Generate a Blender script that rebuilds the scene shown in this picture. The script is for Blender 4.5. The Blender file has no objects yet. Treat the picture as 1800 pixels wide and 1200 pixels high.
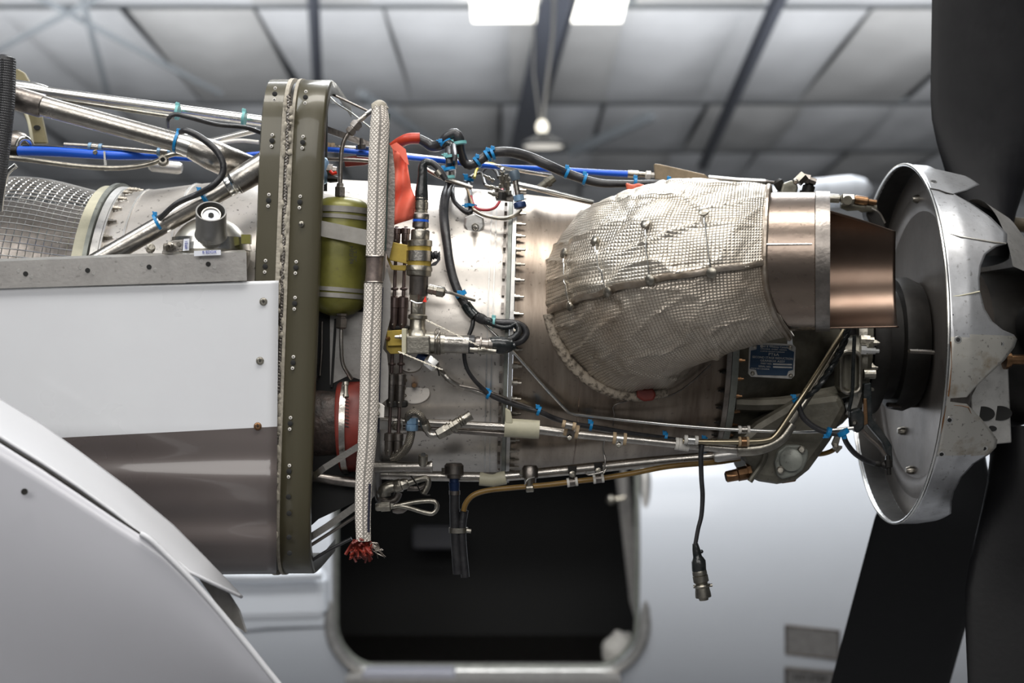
import bpy, math, random
from mathutils import Vector, Matrix, noise
random.seed(7)
S = bpy.context.scene
COL = S.collection
PI = math.pi
# ---------------- camera, world, lights, exposure ----------------
D, F = 2.3, 2500.0            # camera distance to the engine axis, focal length in pixels of the 1800 px frame
cam = bpy.data.objects.new('camera', bpy.data.cameras.new('camera'))
COL.objects.link(cam)
cam.location = (0, -D, 0)
cam.rotation_euler = (PI/2, 0, 0)
cam.data.lens = 50; cam.data.sensor_width = 36; cam.data.clip_end = 200
cam.data.dof.use_dof = True
cam.data.dof.focus_distance = 2.06
cam.data.dof.aperture_fstop = 3.6
S.camera = cam
wd = bpy.data.worlds.new('hangar_air'); S.world = wd; wd.use_nodes = True
wd.node_tree.nodes['Background'].inputs[0].default_value = (0.86, 0.93, 1.0, 1)
wd.node_tree.nodes['Background'].inputs[1].default_value = 0.10

def area(name, loc, target, sx, sy, power, color=(1, 1, 1)):
    l = bpy.data.lights.new(name, 'AREA'); l.shape = 'RECTANGLE'; l.size = sx; l.size_y = sy
    l.energy = power; l.color = color
    o = bpy.data.objects.new(name, l); COL.objects.link(o)
    o.location = loc
    o.rotation_euler = (Vector(target) - Vector(loc)).to_track_quat('-Z', 'Y').to_euler()
    return o
area('hangar_lamp_row', (0.3, -1.35, 3.2), (0.1, 0, 0), 3.2, 0.9, 122, (1.0, 0.97, 0.92))
area('hangar_lamp_row', (-2.8, -1.2, 3.0), (-0.3, 0, 0), 1.4, 1.4, 62, (0.93, 0.97, 1.0))
area('skylight_glow', (0.6, 3.5, 3.4), (0.2, 3.8, -1), 4.0, 2.0, 330, (0.95, 0.98, 1.0))
area('front_fill', (-1.0, -5.5, 2.6), (0, 0, -.3), 7, 2.2, 190, (1.0, 0.98, 0.95))  # unseen fill light added behind the camera to lift the lower half
area('bounce_fill', (0, -1.5, 2.6), (0, -1.5, 5), 6, 4, 90, (0.97, 0.985, 1.0))  # added upward light, imitates bounce onto the unseen ceiling overhead
area('roof_uplight', (0, 12.5, 2.0), (0, 18, 4.5), 16, 3, 560, (0.97, 0.985, 1.0))  # unseen light aimed up, set to brighten the far roof
S.view_settings.view_transform = 'Standard'
S.view_settings.look = 'None'
S.view_settings.exposure = 0.0
S.view_settings.gamma = 1.0
S.view_settings.use_curve_mapping = False

# ---------------- pixel / engine geometry ----------------
def W(px, py, y=0.0):
    k = (D + y) / F
    return Vector(((px - 900) * k, y, (600 - py) * k))
def M(r, y=0.0): return r * (D + y) / F
SLOPE = 0.0285
ADIR = Vector((1, 0, -SLOPE)).normalized()
AUP = Vector((SLOPE, 0, 1)).normalized()
A0 = W(900, 585)
def E(s, r, th):
    """point at axial s (m, from the 900 px column), radius r, angle th in degrees (0 = toward camera, 90 = up)"""
    t = math.radians(th)
    return A0 + ADIR * s + (Vector((0, -1, 0)) * math.cos(t) + AUP * math.sin(t)) * r
K = F / D
PROF = [(-160, 252), (150, 232), (212, 228), (225, 226), (330, 242), (450, 258), (560, 260), (700, 257), (893, 246),
        (905, 244), (1000, 236), (1120, 219), (1256, 197), (1270, 190), (1330, 172), (1400, 140), (1440, 108), (1500, 96), (1560, 80)]
PROF = [((p - 900) / K, r / K) for p, r in PROF]
SPROF = [(0.619, 0.2885), (0.65, 0.2875), (0.70, 0.279), (0.735, 0.268), (0.756, 0.257), (0.80, 0.228), (0.84, 0.19), (0.88, 0.14), (0.91, 0.09)]
def interp(tab, x):
    if x <= tab[0][0]: return tab[0][1]
    for (a, b), (c, d) in zip(tab, tab[1:]):
        if x <= c: return b + (d - b) * (x - a) / (c - a)
    return tab[-1][1]
def hit(px, py, off=0.0, prof=PROF, default=None):
    y = -0.75
    while y < 0.05:
        p = W(px, py, y) - A0
        s = p.dot(ADIR); r = (p - ADIR * s).length
        if r <= interp(prof, s) + off: return y
        y += 0.003
    return default
def O(px, py, off=0.012, default=-0.03):
    """pixel -> point lying OFF metres proud of the engine case"""
    y = hit(px, py, off)
    return (px, py, default if y is None else y)

# ---------------- materials ----------------
def mat(name, col, metal=0.0, rough=0.5, var=0.0, vscale=30.0, bump=0.0, bscale=80.0, col2=None, stretch=(1, 1, 1),
        spec=0.5, emis=None, coat=0.0, rvar=0.12, speck=0.0, detail=5, contrast=(0.35, 0.7)):
    m = bpy.data.materials.new(name); m.use_nodes = True
    nt = m.node_tree; n = nt.nodes; L = nt.links; b = n['Principled BSDF']
    b.inputs['Base Color'].default_value = (*col, 1)
    b.inputs['Metallic'].default_value = metal
    b.inputs['Roughness'].default_value = rough
    b.inputs['Specular IOR Level'].default_value = spec
    b.inputs['Coat Weight'].default_value = coat
    b.inputs['Coat Roughness'].default_value = 0.08
    if emis: b.inputs['Emission Color'].default_value = (*emis[0], 1); b.inputs['Emission Strength'].default_value = emis[1]
    tc = n.new('ShaderNodeNewGeometry'); mp = n.new('ShaderNodeMapping'); L.new(tc.outputs['Position'], mp.inputs[0])
    mp.inputs['Scale'].default_value = stretch
    if var > 0 or col2:
        c2 = col2 or tuple(c * (1 - var) for c in col)
        nz = n.new('ShaderNodeTexNoise'); nz.inputs['Scale'].default_value = vscale; nz.inputs['Detail'].default_value = detail
        nz.inputs['Roughness'].default_value = 0.62
        L.new(mp.outputs[0], nz.inputs['Vector'])
        rp = n.new('ShaderNodeMapRange'); rp.inputs[1].default_value = contrast[0]; rp.inputs[2].default_value = contrast[1]
        L.new(nz.outputs[0], rp.inputs[0])
        mx = n.new('ShaderNodeMix'); mx.data_type = 'RGBA'
        mx.inputs[6].default_value = (*col, 1); mx.inputs[7].default_value = (*c2, 1)
        L.new(rp.outputs[0], mx.inputs[0]); out = mx.outputs[2]
        if speck > 0:
            n2 = n.new('ShaderNodeTexNoise'); n2.inputs['Scale'].default_value = 150; n2.inputs['Detail'].default_value = 3
            L.new(tc.outputs['Position'], n2.inputs['Vector'])
            r2 = n.new('ShaderNodeMapRange'); r2.inputs[1].default_value = 0.63; r2.inputs[2].default_value = 0.72; r2.inputs[4].default_value = speck
            L.new(n2.outputs[0], r2.inputs[0])
            m2 = n.new('ShaderNodeMix'); m2.data_type = 'RGBA'; m2.inputs[7].default_value = (0.06, 0.045, 0.035, 1)
            L.new(out, m2.inputs[6]); L.new(r2.outputs[0], m2.inputs[0]); out = m2.outputs[2]
        L.new(out, b.inputs['Base Color'])
        rr = n.new('ShaderNodeMapRange'); rr.inputs[3].default_value = max(0.03, rough - rvar); rr.inputs[4].default_value = min(1, rough + rvar)
        L.new(nz.outputs[0], rr.inputs[0]); L.new(rr.outputs[0], b.inputs['Roughness'])
    if bump > 0:
        nb = n.new('ShaderNodeTexNoise'); nb.inputs['Scale'].default_value = bscale; nb.inputs['Detail'].default_value = 4
        L.new(mp.outputs[0], nb.inputs['Vector'])
        bp = n.new('ShaderNodeBump'); bp.inputs['Strength'].default_value = bump; bp.inputs['Distance'].default_value = 0.002
        L.new(nb.outputs[0], bp.inputs['Height']); L.new(bp.outputs[0], b.inputs['Normal'])
    return m
def nodes(m): return m.node_tree.nodes, m.node_tree.links, m.node_tree.nodes['Principled BSDF']
def mathn(n, L, op, a, b=None):
    x = n.new('ShaderNodeMath'); x.operation = op
    for i, v in enumerate((a, b)):
        if v is None: continue
        if isinstance(v, (int, float)): x.inputs[i].default_value = v
        else: L.new(v, x.inputs[i])
    return x.outputs[0]
def weave(m, su, sv, strength, dist=0.001, dark=None, diag=False, power=1.0):
    """woven/grid relief driven by the UV map (u, v in metres) with pitches su, sv"""
    n, L, b = nodes(m)
    uv = n.new('ShaderNodeUVMap'); sp = n.new('ShaderNodeSeparateXYZ'); L.new(uv.outputs[0], sp.inputs[0])
    u, v = sp.outputs[0], sp.outputs[1]
    if diag:
        u2 = mathn(n, L, 'ADD', u, v); v = mathn(n, L, 'SUBTRACT', u, v); u = u2
    a = mathn(n, L, 'ABSOLUTE', mathn(n, L, 'SINE', mathn(n, L, 'MULTIPLY', u, PI / su)))
    c = mathn(n, L, 'ABSOLUTE', mathn(n, L, 'SINE', mathn(n, L, 'MULTIPLY', v, PI / sv)))
    h = mathn(n, L, 'POWER', mathn(n, L, 'MINIMUM', a, c), power)
    bp = n.new('ShaderNodeBump'); bp.inputs['Strength'].default_value = strength; bp.inputs['Distance'].default_value = dist
    L.new(h, bp.inputs['Height'])
    if b.inputs['Normal'].links: L.new(b.inputs['Normal'].links[0].from_socket, bp.inputs['Normal'])
    L.new(bp.outputs[0], b.inputs['Normal'])
    if dark:
        src = b.inputs['Base Color'].links[0].from_socket if b.inputs['Base Color'].links else None
        mx = n.new('ShaderNodeMix'); mx.data_type = 'RGBA'
        r = n.new('ShaderNodeMapRange'); r.inputs[1].default_value = 0.15; r.inputs[2].default_value = 0.6; L.new(h, r.inputs[0]); L.new(r.outputs[0], mx.inputs[0])
        mx.inputs[6].default_value = (*dark, 1)
        if src: L.new(src, mx.inputs[7])
        else: mx.inputs[7].default_value = b.inputs['Base Color'].default_value
        L.new(mx.outputs[2], b.inputs['Base Color'])
    return m

steel = mat('brushed_steel', (0.49, 0.46, 0.42), 1, 0.30, 0.35, 60, 0.15, 300)
steel_dark = mat('tarnished_steel', (0.30, 0.27, 0.245), 1, 0.38, 0.5, 40, 0.2, 200)
steel_bright = mat('bright_steel', (0.76, 0.75, 0.72), 1, 0.24, 0.2, 60)
nickel = mat('dull_nickel', (0.44, 0.41, 0.35), 1, 0.33, 0.45, 70, 0.2, 250)
alu = mat('worn_aluminium', (0.60, 0.585, 0.56), 0.85, 0.42, 0.35, 25, 0.12, 150, speck=0.3)
alu_grey = mat('primed_aluminium', (0.36, 0.345, 0.33), 0.55, 0.45, 0.22, 35, 0.1, 200, speck=0.3)
case_white = mat('silvered_engine_case', (0.70, 0.65, 0.595), 0.6, 0.35, 0.48, 9, 0.15, 60, speck=0.75, contrast=(0.42, 0.78))
case_hot = mat('heat_stained_case', (0.38, 0.32, 0.26), 0.9, 0.32, 0, 22, 0.12, 90, col2=(0.15, 0.115, 0.09), stretch=(1, 0.15, 0.15), speck=0.4)
gearbox_m = mat('oily_gearbox_casting', (0.17, 0.162, 0.13), 0.45, 0.40, 0, 11, 0.25, 120, col2=(0.05, 0.043, 0.032), speck=0.6)
gear_green = mat('grey_green_flange_paint', (0.26, 0.27, 0.24), 0.3, 0.42, 0.4, 30, 0.1, 100, speck=0.5)
bolt_m = mat('bolt_steel', (0.40, 0.37, 0.32), 1, 0.32, 0.5, 90)
black_m = mat('black_rubber', (0.016, 0.016, 0.018), 0, 0.38, 0, 60, 0.25, 220, col2=(0.035, 0.034, 0.036))
black_gloss = mat('black_heat_shrink', (0.008, 0.012, 0.013), 0, 0.22, 0, 60, 0.35, 160, col2=(0.03, 0.03, 0.03))
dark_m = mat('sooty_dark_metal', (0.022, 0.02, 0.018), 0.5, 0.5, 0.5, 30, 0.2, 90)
void_m = mat('void_and_mark_black', (0.012, 0.012, 0.012), 0, 0.8)  # near-black stands in for shade in holes and the cabin; also black marks
blue_m = mat('blue_sleeve', (0.006, 0.10, 0.62), 0, 0.38)
tie_blue = mat('blue_nylon', (0.0, 0.19, 0.45), 0, 0.4)
tie_teal = mat('pale_teal_nylon', (0.16, 0.42, 0.42), 0, 0.45)
olive = mat('bronzed_olive_composite', (0.115, 0.096, 0.045), 0.15, 0.40, 0, 14, 0.1, 90, col2=(0.052, 0.034, 0.017), contrast=(0.36, 0.62), stretch=(1.6, 1, .3), coat=0.35)
weave(olive, 0.006, 0.006, 0.35, 0.0006, dark=(0.062, 0.054, 0.03), diag=True, power=0.6)
seal_m = mat('beige_sealant', (0.42, 0.38, 0.31), 0, 0.7, 0.4, 55, 0.7, 160)
spring_m = mat('braided_gasket_wire', (0.30, 0.27, 0.24), 0.9, 0.4, 0.5, 150)
green_b = mat('olive_bottle_paint', (0.225, 0.215, 0.045), 0.2, 0.36, 0.45, 12, 0.1, 120, speck=0.25)
clamp_grey = mat('grey_clamp_band', (0.30, 0.285, 0.26), 0.5, 0.45, 0.25, 50)
red_sleeve = mat('red_silicone', (0.17, 0.018, 0.01), 0, 0.5, 0.4, 40)
orange_m = mat('fluorescent_red_cloth', (1.0, 0.19, 0.12), 0, 0.5, 0.1, 30, 0.3, 40)
yellow_m = mat('yellow_zinc_bracket', (0.46, 0.33, 0.06), 0.4, 0.45, 0.3, 60)
cream_m = mat('cream_sleeve', (0.52, 0.49, 0.36), 0, 0.5, 0.2, 40)
tan_m = mat('tan_clamp_cushion', (0.45, 0.33, 0.2), 0, 0.55, 0.3, 50)
whitec = mat('white_nylon', (0.70, 0.67, 0.62), 0, 0.5, 0.2, 60)
amber_m = mat('amber_hose', (0.26, 0.15, 0.035), 0, 0.32, 0.4, 30)
lt_blue = mat('light_blue_anodised', (0.22, 0.36, 0.52), 0.4, 0.35, 0.2, 60)
navy = mat('navy_fitting', (0.012, 0.03, 0.09), 0.4, 0.35)
brass = mat('bronze_fitting', (0.30, 0.17, 0.09), 1, 0.34, 0.5, 60)
copper_tube = mat('purple_brown_tube', (0.27, 0.205, 0.19), 0.9, 0.33, 0.5, 50)
wire_y = mat('yellow_wire', (0.62, 0.48, 0.05), 0, 0.45)
wire_r = mat('dark_red_wire', (0.35, 0.03, 0.04), 0, 0.4)
seal_red = mat('red_torque_paint', (0.8, 0.03, 0.01), 0, 0.4)
paint_white = mat('white_cowl_paint', (0.68, 0.69, 0.71), 0.0, 0.30, 0, 3.0, 0, 1, col2=(0.63, 0.635, 0.66), coat=0.6)
paint_char = mat('brown_charcoal_metallic_paint', (0.115, 0.098, 0.093), 0.35, 0.3, 0, 3.0, col2=(0.09, 0.078, 0.075), coat=0.7)
door_white = mat('pale_cowl_door_paint', (0.58, 0.58, 0.62), 0, 0.34, 0.05, 3, coat=0.4)
door_edge = mat('door_rim_paint', (0.60, 0.605, 0.63), 0, 0.35, 0.05, 3)
fus_white = mat('white_fuselage_paint', (0.66, 0.69, 0.74), 0, 0.32, 0.04, 2, coat=0.3)
prop_black = mat('black_propeller_paint', (0.005, 0.005, 0.006), 0, 0.45, 0, 8, 0.1, 120, col2=(0.009, 0.009, 0.010), spec=0.16)
hot_steel = mat('heat_tinted_steel', (0.30, 0.24, 0.195), 1, 0.28, 0, 9, 0.12, 110, col2=(0.20, 0.155, 0.13), stretch=(0.6, 1, 1), speck=0.35)
nozzle_in = mat('sooty_bronze_nozzle', (0.125, 0.09, 0.07), 1, 0.30, 0, 7, 0.03, 110, col2=(0.09, 0.06, 0.045), rvar=.04)
spin_out = mat('scuffed_polished_aluminium', (0.72, 0.73, 0.75), 0.85, 0.33, 0, 14, 0.15, 60, col2=(0.42, 0.42, 0.43), speck=0.45)
spin_low = mat('rust_stained_tongue_metal', (0.62, 0.60, 0.55), 0.8, 0.38, 0, 22, 0.2, 60, col2=(0.30, 0.22, 0.13), speck=0.6, contrast=(0.5, 0.72))
spin_in = mat('spinner_inner_metal', (0.22, 0.195, 0.175), 0.8, 0.40, 0, 9, 0.1, 60, col2=(0.15, 0.135, 0.125), speck=0.3)
fibre = mat('woven_glass_sleeve', (0.86, 0.79, 0.71), 0, 0.7, 0.25, 30, 0.2, 200)
weave(fibre, 0.0062, 0.0062, 0.9, 0.0014, dark=(0.20, 0.165, 0.14), diag=True, power=0.5)
braid = mat('steel_braid', (0.34, 0.31, 0.26), 0.9, 0.38, 0.3, 60)
weave(braid, 0.003, 0.003, 0.8, 0.0008, dark=(0.07, 0.06, 0.05), diag=True)
black_braid = mat('black_braid', (0.10, 0.10, 0.105), 0.3, 0.42, 0.3, 40)
weave(black_braid, 0.006, 0.004, 0.9, 0.001, dark=(0.02, 0.02, 0.02), diag=True)
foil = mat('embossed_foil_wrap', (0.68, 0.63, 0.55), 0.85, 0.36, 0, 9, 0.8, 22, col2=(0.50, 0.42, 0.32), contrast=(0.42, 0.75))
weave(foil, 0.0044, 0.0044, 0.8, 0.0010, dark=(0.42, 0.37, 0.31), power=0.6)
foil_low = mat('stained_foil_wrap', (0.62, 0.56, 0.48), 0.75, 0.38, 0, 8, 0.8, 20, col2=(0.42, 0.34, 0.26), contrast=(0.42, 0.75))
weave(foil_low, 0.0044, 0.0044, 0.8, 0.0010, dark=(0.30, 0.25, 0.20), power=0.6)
foil_edge = mat('plain_foil_edge', (0.50, 0.44, 0.38), 0.85, 0.36, 0, 20, 0.9, 60, col2=(0.2, 0.15, 0.1))
felt = mat('speckled_felt_roll', (0.33, 0.28, 0.22), 0, 0.8, 0, 130, 0.9, 130, col2=(0.10, 0.08, 0.06), contrast=(0.45, 0.6))
quilt = mat('white_roof_insulation', (0.60, 0.61, 0.63), 0, 0.55, 0.12, 1.2, 0.0, 3)
quilt_warm = mat('grey_roof_insulation', (0.52, 0.52, 0.52), 0, 0.55, 0.15, 1.2)
steel_beam = mat('dark_grey_beam_paint', (0.05, 0.055, 0.07), 0, 0.5)
purlin_m = mat('grey_purlin_paint', (0.24, 0.26, 0.28), 0, 0.5)
wall_m = mat('pale_hangar_wall', (0.45, 0.46, 0.47), 0, 0.6, 0.1, 2)
floor_m = mat('grey_epoxy_floor', (0.15, 0.15, 0.155), 0, 0.35, 0.2, 3)
sky_em = mat('skylight_panel', (1, 1, 1), 0, 0.5, emis=((1.0, 0.97, 0.86), 2.6))
lamp_em = mat('lamp_lens', (1, 1, 1), 0, 0.5, emis=((1.0, 0.95, 0.85), 0.75))
bulb_em = mat('lamp_bulb', (1, 1, 1), 0, 0.5, emis=((1.0, 0.93, 0.75), 1.6))
plate_blue = mat('blue_data_plate', (0.010, 0.04, 0.09), 0.3, 0.35, 0, 80, 0, 1, col2=(0.025, 0.055, 0.10))
plate_silver = mat('plate_silver', (0.5, 0.48, 0.45), 0.8, 0.4, 0.3, 60)
letter_m = mat('pale_plate_lettering', (0.62, 0.60, 0.56), 0, 0.5)
ink = mat('dark_ink', (0.02, 0.02, 0.035), 0, 0.5)
ink_blue = mat('blue_ink', (0.02, 0.04, 0.35), 0, 0.5)
label_w = mat('white_label', (0.72, 0.74, 0.80), 0, 0.4)
rust = mat('rust_streak', (0.20, 0.085, 0.025), 0.1, 0.7, 0.5, 60)

# ---------------- geometry makers: every maker returns (verts, faces, uvs or None) ----------------
def smooth_path(pts, sub=6):
    if len(pts) < 3 or sub <= 1: return [Vector(p) for p in pts]
    P = [Vector(p) for p in pts]
    P = [P[0] * 2 - P[1]] + P + [P[-1] * 2 - P[-2]]
    out = []
    for i in range(1, len(P) - 2):
        a, b, c, d = P[i-1:i+3]
        n = max(2, min(sub, int((c - b).length / 0.004)))
        for k in range(n):
            t = k / n
            out.append(0.5 * ((2*b) + (c-a)*t + (2*a-5*b+4*c-d)*t*t + (3*b-a-3*c+d)*t**3))
    out.append(P[-2])
    return out
def sweep(pts, rad, seg=12, cap=True, squash=None):
    """tube along world points; rad is a number or a list"""
    n = len(pts)
    rad = [rad] * n if isinstance(rad, (int, float)) else rad
    v, f, uv = [], [], []
    tan = [(pts[min(i+1, n-1)] - pts[max(i-1, 0)]).normalized() for i in range(n)]
    ref = Vector((0, -1, 0)) if abs(tan[0].y) < 0.9 else Vector((0, 0, 1))
    u = (ref - tan[0] * ref.dot(tan[0])).normalized()
    dist = 0
    for i in range(n):
        if i: dist += (pts[i] - pts[i-1]).length
        u = (u - tan[i] * u.dot(tan[i])).normalized(); w = tan[i].cross(u)
        for k in range(seg):
            a = 2 * PI * k / seg
            v.append(pts[i] + (u * math.cos(a) + w * math.sin(a) * (squash or 1)) * rad[i]); uv.append((dist, rad[i] * a))
    for i in range(n - 1):
        for k in range(seg):
            a, b = i*seg + k, i*seg + (k+1) % seg
            f.append((a, b, b+seg, a+seg))
    if cap: f.append(tuple(range(seg-1, -1, -1))); f.append(tuple(range((n-1)*seg, n*seg)))
    return v, f, uv
def tube_g(pts, r, seg=12, sub=6, squash=None):
    """pts [(px,py,y)], r in pixels at depth (number, or list per point)"""
    wp = [W(*p) for p in pts]
    rl = [r] * len(pts) if isinstance(r, (int, float)) else r
    rr = [M(a, p[2]) for a, p in zip(rl, pts)]
    sp = smooth_path(wp, sub)
    if len(sp) == len(wp): rs = rr
    else:
        cum = [0]
        for a, b in zip(sp, sp[1:]): cum.append(cum[-1] + (b - a).length)
        idx = []; j = 0
        for p in wp:
            j = min(range(j, len(sp)), key=lambda q: (sp[q] - p).length); idx.append(j)
        tab = [(cum[i], a) for i, a in zip(idx, rr)]
        rs = [interp(tab, c) for c in cum]
    return sweep(sp, rs, seg, True, squash)
def lathe_g(a, b, prof, seg=20, ell=1.0, start=0.0, arc=360.0):
    """revolve prof [(t, r metres)] about the line a-b (t: 0 at a, 1 at b)"""
    a, b = Vector(a), Vector(b); ax = (b - a); L = ax.length; ax = ax.normalized()
    ref = Vector((0, -1, 0)) if abs(ax.y) < 0.9 else Vector((0, 0, 1))
    u = (ref - ax * ref.dot(ax)).normalized(); w = ax.cross(u)
    v, f, uv = [], [], []; full = arc >= 359.9; m = seg if full else seg + 1
    d = 0; lp = None
    for t, r in prof:
        if lp: d += math.hypot((t - lp[0]) * L, r - lp[1])
        lp = (t, r)
        for k in range(m):
            g = math.radians(start + arc * k / seg)
            v.append(a + ax * (t * L) + u * math.cos(g) * r * ell + w * math.sin(g) * r); uv.append((d, g * max(r, 0.01)))
    for i in range(len(prof) - 1):
        for k in range(seg):
            p, q = i*m + k, i*m + ((k+1) % m if full else k+1)
            f.append((p, q, q+m, p+m))
    if full:
        if prof[0][1] > 1e-6: f.append(tuple(range(m-1, -1, -1)))
        if prof[-1][1] > 1e-6: f.append(tuple(range((len(prof)-1)*m, len(prof)*m)))
    return v, f, uv
def turn_g(a, b, prof, seg=20, ell=1.0):
    """like lathe_g, ends given as (px,py,y), radii in pixels"""
    k = (D + (a[2] + b[2]) / 2) / F
    return lathe_g(W(*a), W(*b), [(t, r * k) for t, r in prof], seg, ell)
def box_g(c, ex, ey, ez):
    c = Vector(c); v = [c + ex*i + ey*j + ez*k for i in (-1, 1) for j in (-1, 1) for k in (-1, 1)]
    return v, [(0,1,3,2), (4,6,7,5), (0,4,5,1), (2,3,7,6), (0,2,6,4), (1,5,7,3)], None
def bar_g(a, b, w, t, up=None):
    """flat bar from a to b (px,py,y); w pixels wide in the picture, t metres thick in depth"""
    A, B = W(*a), W(*b); ax = (B - A) / 2; y = (a[2] + b[2]) / 2
    dn = Vector((0, 1, 0)); side = ax.cross(dn).normalized() * M(w / 2, y)
    return box_g((A + B) / 2, ax, side, ax.cross(side).normalized() * t)
def slab_g(pts, y, t, bev=0.0):
    """polygon in pixels at depth y, t metres thick (away from the camera)"""
    P = [W(p[0], p[1], p[2] if len(p) > 2 else y) for p in pts]; n = len(P)
    v = list(P) + [p + Vector((0, t, 0)) for p in P]
    f = [tuple(range(n)), tuple(range(2*n-1, n-1, -1))] + [(i, (i+1) % n, (i+1) % n + n, i + n) for i in range(n)]
    return v, f, None
def join(*gs):
    v, f, uv = [], [], []; has = any(g[2] for g in gs)
    for g in gs:
        o = len(v); v += g[0]; f += [tuple(i + o for i in q) for q in g[1]]
        uv += g[2] if g[2] else [(0, 0)] * len(g[0])
    return v, f, (uv if has else None)
def ball_g(c, r, seg=14, rings=8, sy=1.0, sz=1.0):
    v, f = [], []; c = Vector(c)
    for i in range(rings + 1):
        a = PI * i / rings
        for k in range(seg):
            b = 2*PI*k/seg
            v.append(c + Vector((r*math.sin(a)*math.cos(b), r*sy*math.sin(a)*math.sin(b), r*sz*math.cos(a))))
    for i in range(rings):
        for k in range(seg):
            p, q = i*seg+k, i*seg+(k+1) % seg
            f.append((p, q, q+seg, p+seg))
    return v, f, None
def rrect(x0, y0, x1, y1, r, n=6):
    out = []
    for cx, cy, a0 in ((x1-r, y0+r, -90), (x1-r, y1-r, 0), (x0+r, y1-r, 90), (x0+r, y0+r, 180)):
        for k in range(n+1):
            a = math.radians(a0 + 90*k/n); out.append((cx + r*math.cos(a), cy + r*math.sin(a)))
    return out

# ---------------- objects ----------------
def mk(name, geo, m, parent=None, smooth=True, kind=None, label=None, cat=None, group=None, angle=40, bevel=0):
    v, f, uv = geo
    lo = Vector([min(p[i] for p in v) for i in range(3)]); hi = Vector([max(p[i] for p in v) for i in range(3)])
    c = (lo + hi) / 2
    me = bpy.data.meshes.new(name)
    me.from_pydata([p - c for p in v], [], f)
    if uv:
        l = me.uv_layers.new(name='UVMap'); d = []
        for poly in me.polygons:
            q = [uv[i] for i in poly.vertices]; mx = max(b for a, b in q); mn = min(b for a, b in q)
            for a, b in q: d += [a, b]
        l.data.foreach_set('uv', d)
    for x in (m if isinstance(m, list) else [m]): me.materials.append(x)
    me.validate()
    import bmesh
    bm = bmesh.new(); bm.from_mesh(me)
    bmesh.ops.recalc_face_normals(bm, faces=bm.faces)
    bm.to_mesh(me); bm.free()
    if smooth:
        me.polygons.foreach_set('use_smooth', [True] * len(me.polygons))
        me.set_sharp_from_angle(angle=math.radians(angle))
    o = bpy.data.objects.new(name, me); COL.objects.link(o)
    if bevel:
        b = o.modifiers.new('edge', 'BEVEL'); b.width = bevel; b.segments = 2; b.limit_method = 'ANGLE'
    if parent:
        o.parent = parent; o.location = c - wloc(parent)
    else: o.location = c
    if kind: o['kind'] = kind
    if label: o['label'] = label
    if cat: o['category'] = cat
    if group: o['group'] = group
    return o
def wloc(o):
    p = Vector(o.location)
    while o.parent: o = o.parent; p = p + Vector(o.location)
    return p
def thing(name, loc, label, cat, group=None):
    o = bpy.data.objects.new(name, None); COL.objects.link(o); o.location = loc; o.empty_display_size = 0.02
    o['label'] = label; o['category'] = cat
    if group: o['group'] = group
    return o
def copy_at(o, delta, parent=None):
    c = o.copy(); COL.objects.link(c)
    c.location = Vector(o.location) + Vector(delta)
    if parent: c.parent = parent
    return c
def text(name, body, at, size_px, m, parent, tilt=0.0, ex=0.0003, rot=None, align='CENTER', sx=1.0):
    cu = bpy.data.curves.new(name, 'FONT'); cu.body = body; cu.size = M(size_px, at[2]) * 1.38; cu.align_x = align; cu.align_y = 'CENTER'
    cu.extrude = ex; cu.resolution_u = 2
    t = bpy.data.objects.new(name, cu); COL.objects.link(t)
    dg = bpy.context.evaluated_depsgraph_get(); dg.update()
    me = bpy.data.meshes.new_from_object(t.evaluated_get(dg))
    bpy.data.objects.remove(t)
    o = bpy.data.objects.new(name, me); COL.objects.link(o); me.materials.clear(); me.materials.append(m)
    o.rotation_euler = rot or (PI/2, -math.radians(tilt), 0); o.scale = (sx, 1, 1)
    p = W(*at)
    if parent: o.parent = parent; o.location = p - wloc(parent)
    else: o.location = p
    return o
# ---------------- the setting: hangar shell ----------------
def rp(v, x):            # roof plane: v 0..1 runs away from the camera, falling
    return Vector((x, 13 + 11 * v, 3.8 - 0.96 * v))
RN = Vector((0, -0.087, -0.996))
v, f, _ = [rp(-1.2, -16) - RN * .35, rp(-1.2, 16) - RN * .35, rp(1.6, 16) - RN * .35, rp(1.6, -16) - RN * .35], [(0, 1, 2, 3)], None
ceiling = mk('ceiling', (v, f, None), purlin_m, kind='structure', smooth=False)
def pillow(v0, v1, x0, x1, seed, m):
    rnd = random.Random(seed); nu, nv = 9, 8; V, Fc = [], []
    ph = rnd.uniform(0, 6); dep = rnd.uniform(.10, .17)
    for i in range(nu + 1):
        for j in range(nv + 1):
            a, b = i/nu, j/nv
            puff = (math.sin(PI*a)**.45 if 0 < a < 1 else 0) * (math.sin(PI*b)**.45 if 0 < b < 1 else 0)
            wr = .035 * math.sin(9*a + 5*b + ph) * puff + .02 * math.sin(17*b - 6*a + ph) * puff
            V.append(rp(v0 + (v1-v0)*b, x0 + (x1-x0)*a + .02*math.sin(4*b+ph)) + RN * (dep * puff + wr * .6 - .16))
    for i in range(nu):
        for j in range(nv):
            p = i*(nv+1) + j; Fc.append((p, p+1, p+nv+2, p+nv+1))
    return V, Fc, None
rows = [-1.0, -.62, -.27, .10, .50, .79, 1.03, 1.25]
for ri, (a, b) in enumerate(zip(rows, rows[1:])):
    for ci in range(-8, 8):
        x0 = ci * 1.45 - .1 + (0.1 * math.sin(ri * 3 + ci))
        if ri in (1, 2) and ci in (-1, 0) and ri == 1: continue
        mk('insulation_panel', pillow(a + .008, b - .008, x0 - .01, x0 + 1.45, ri*40 + ci, quilt if (ri + ci) % 3 else quilt_warm), quilt if (ri + ci) % 3 else quilt_warm, ceiling, angle=60)
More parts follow.
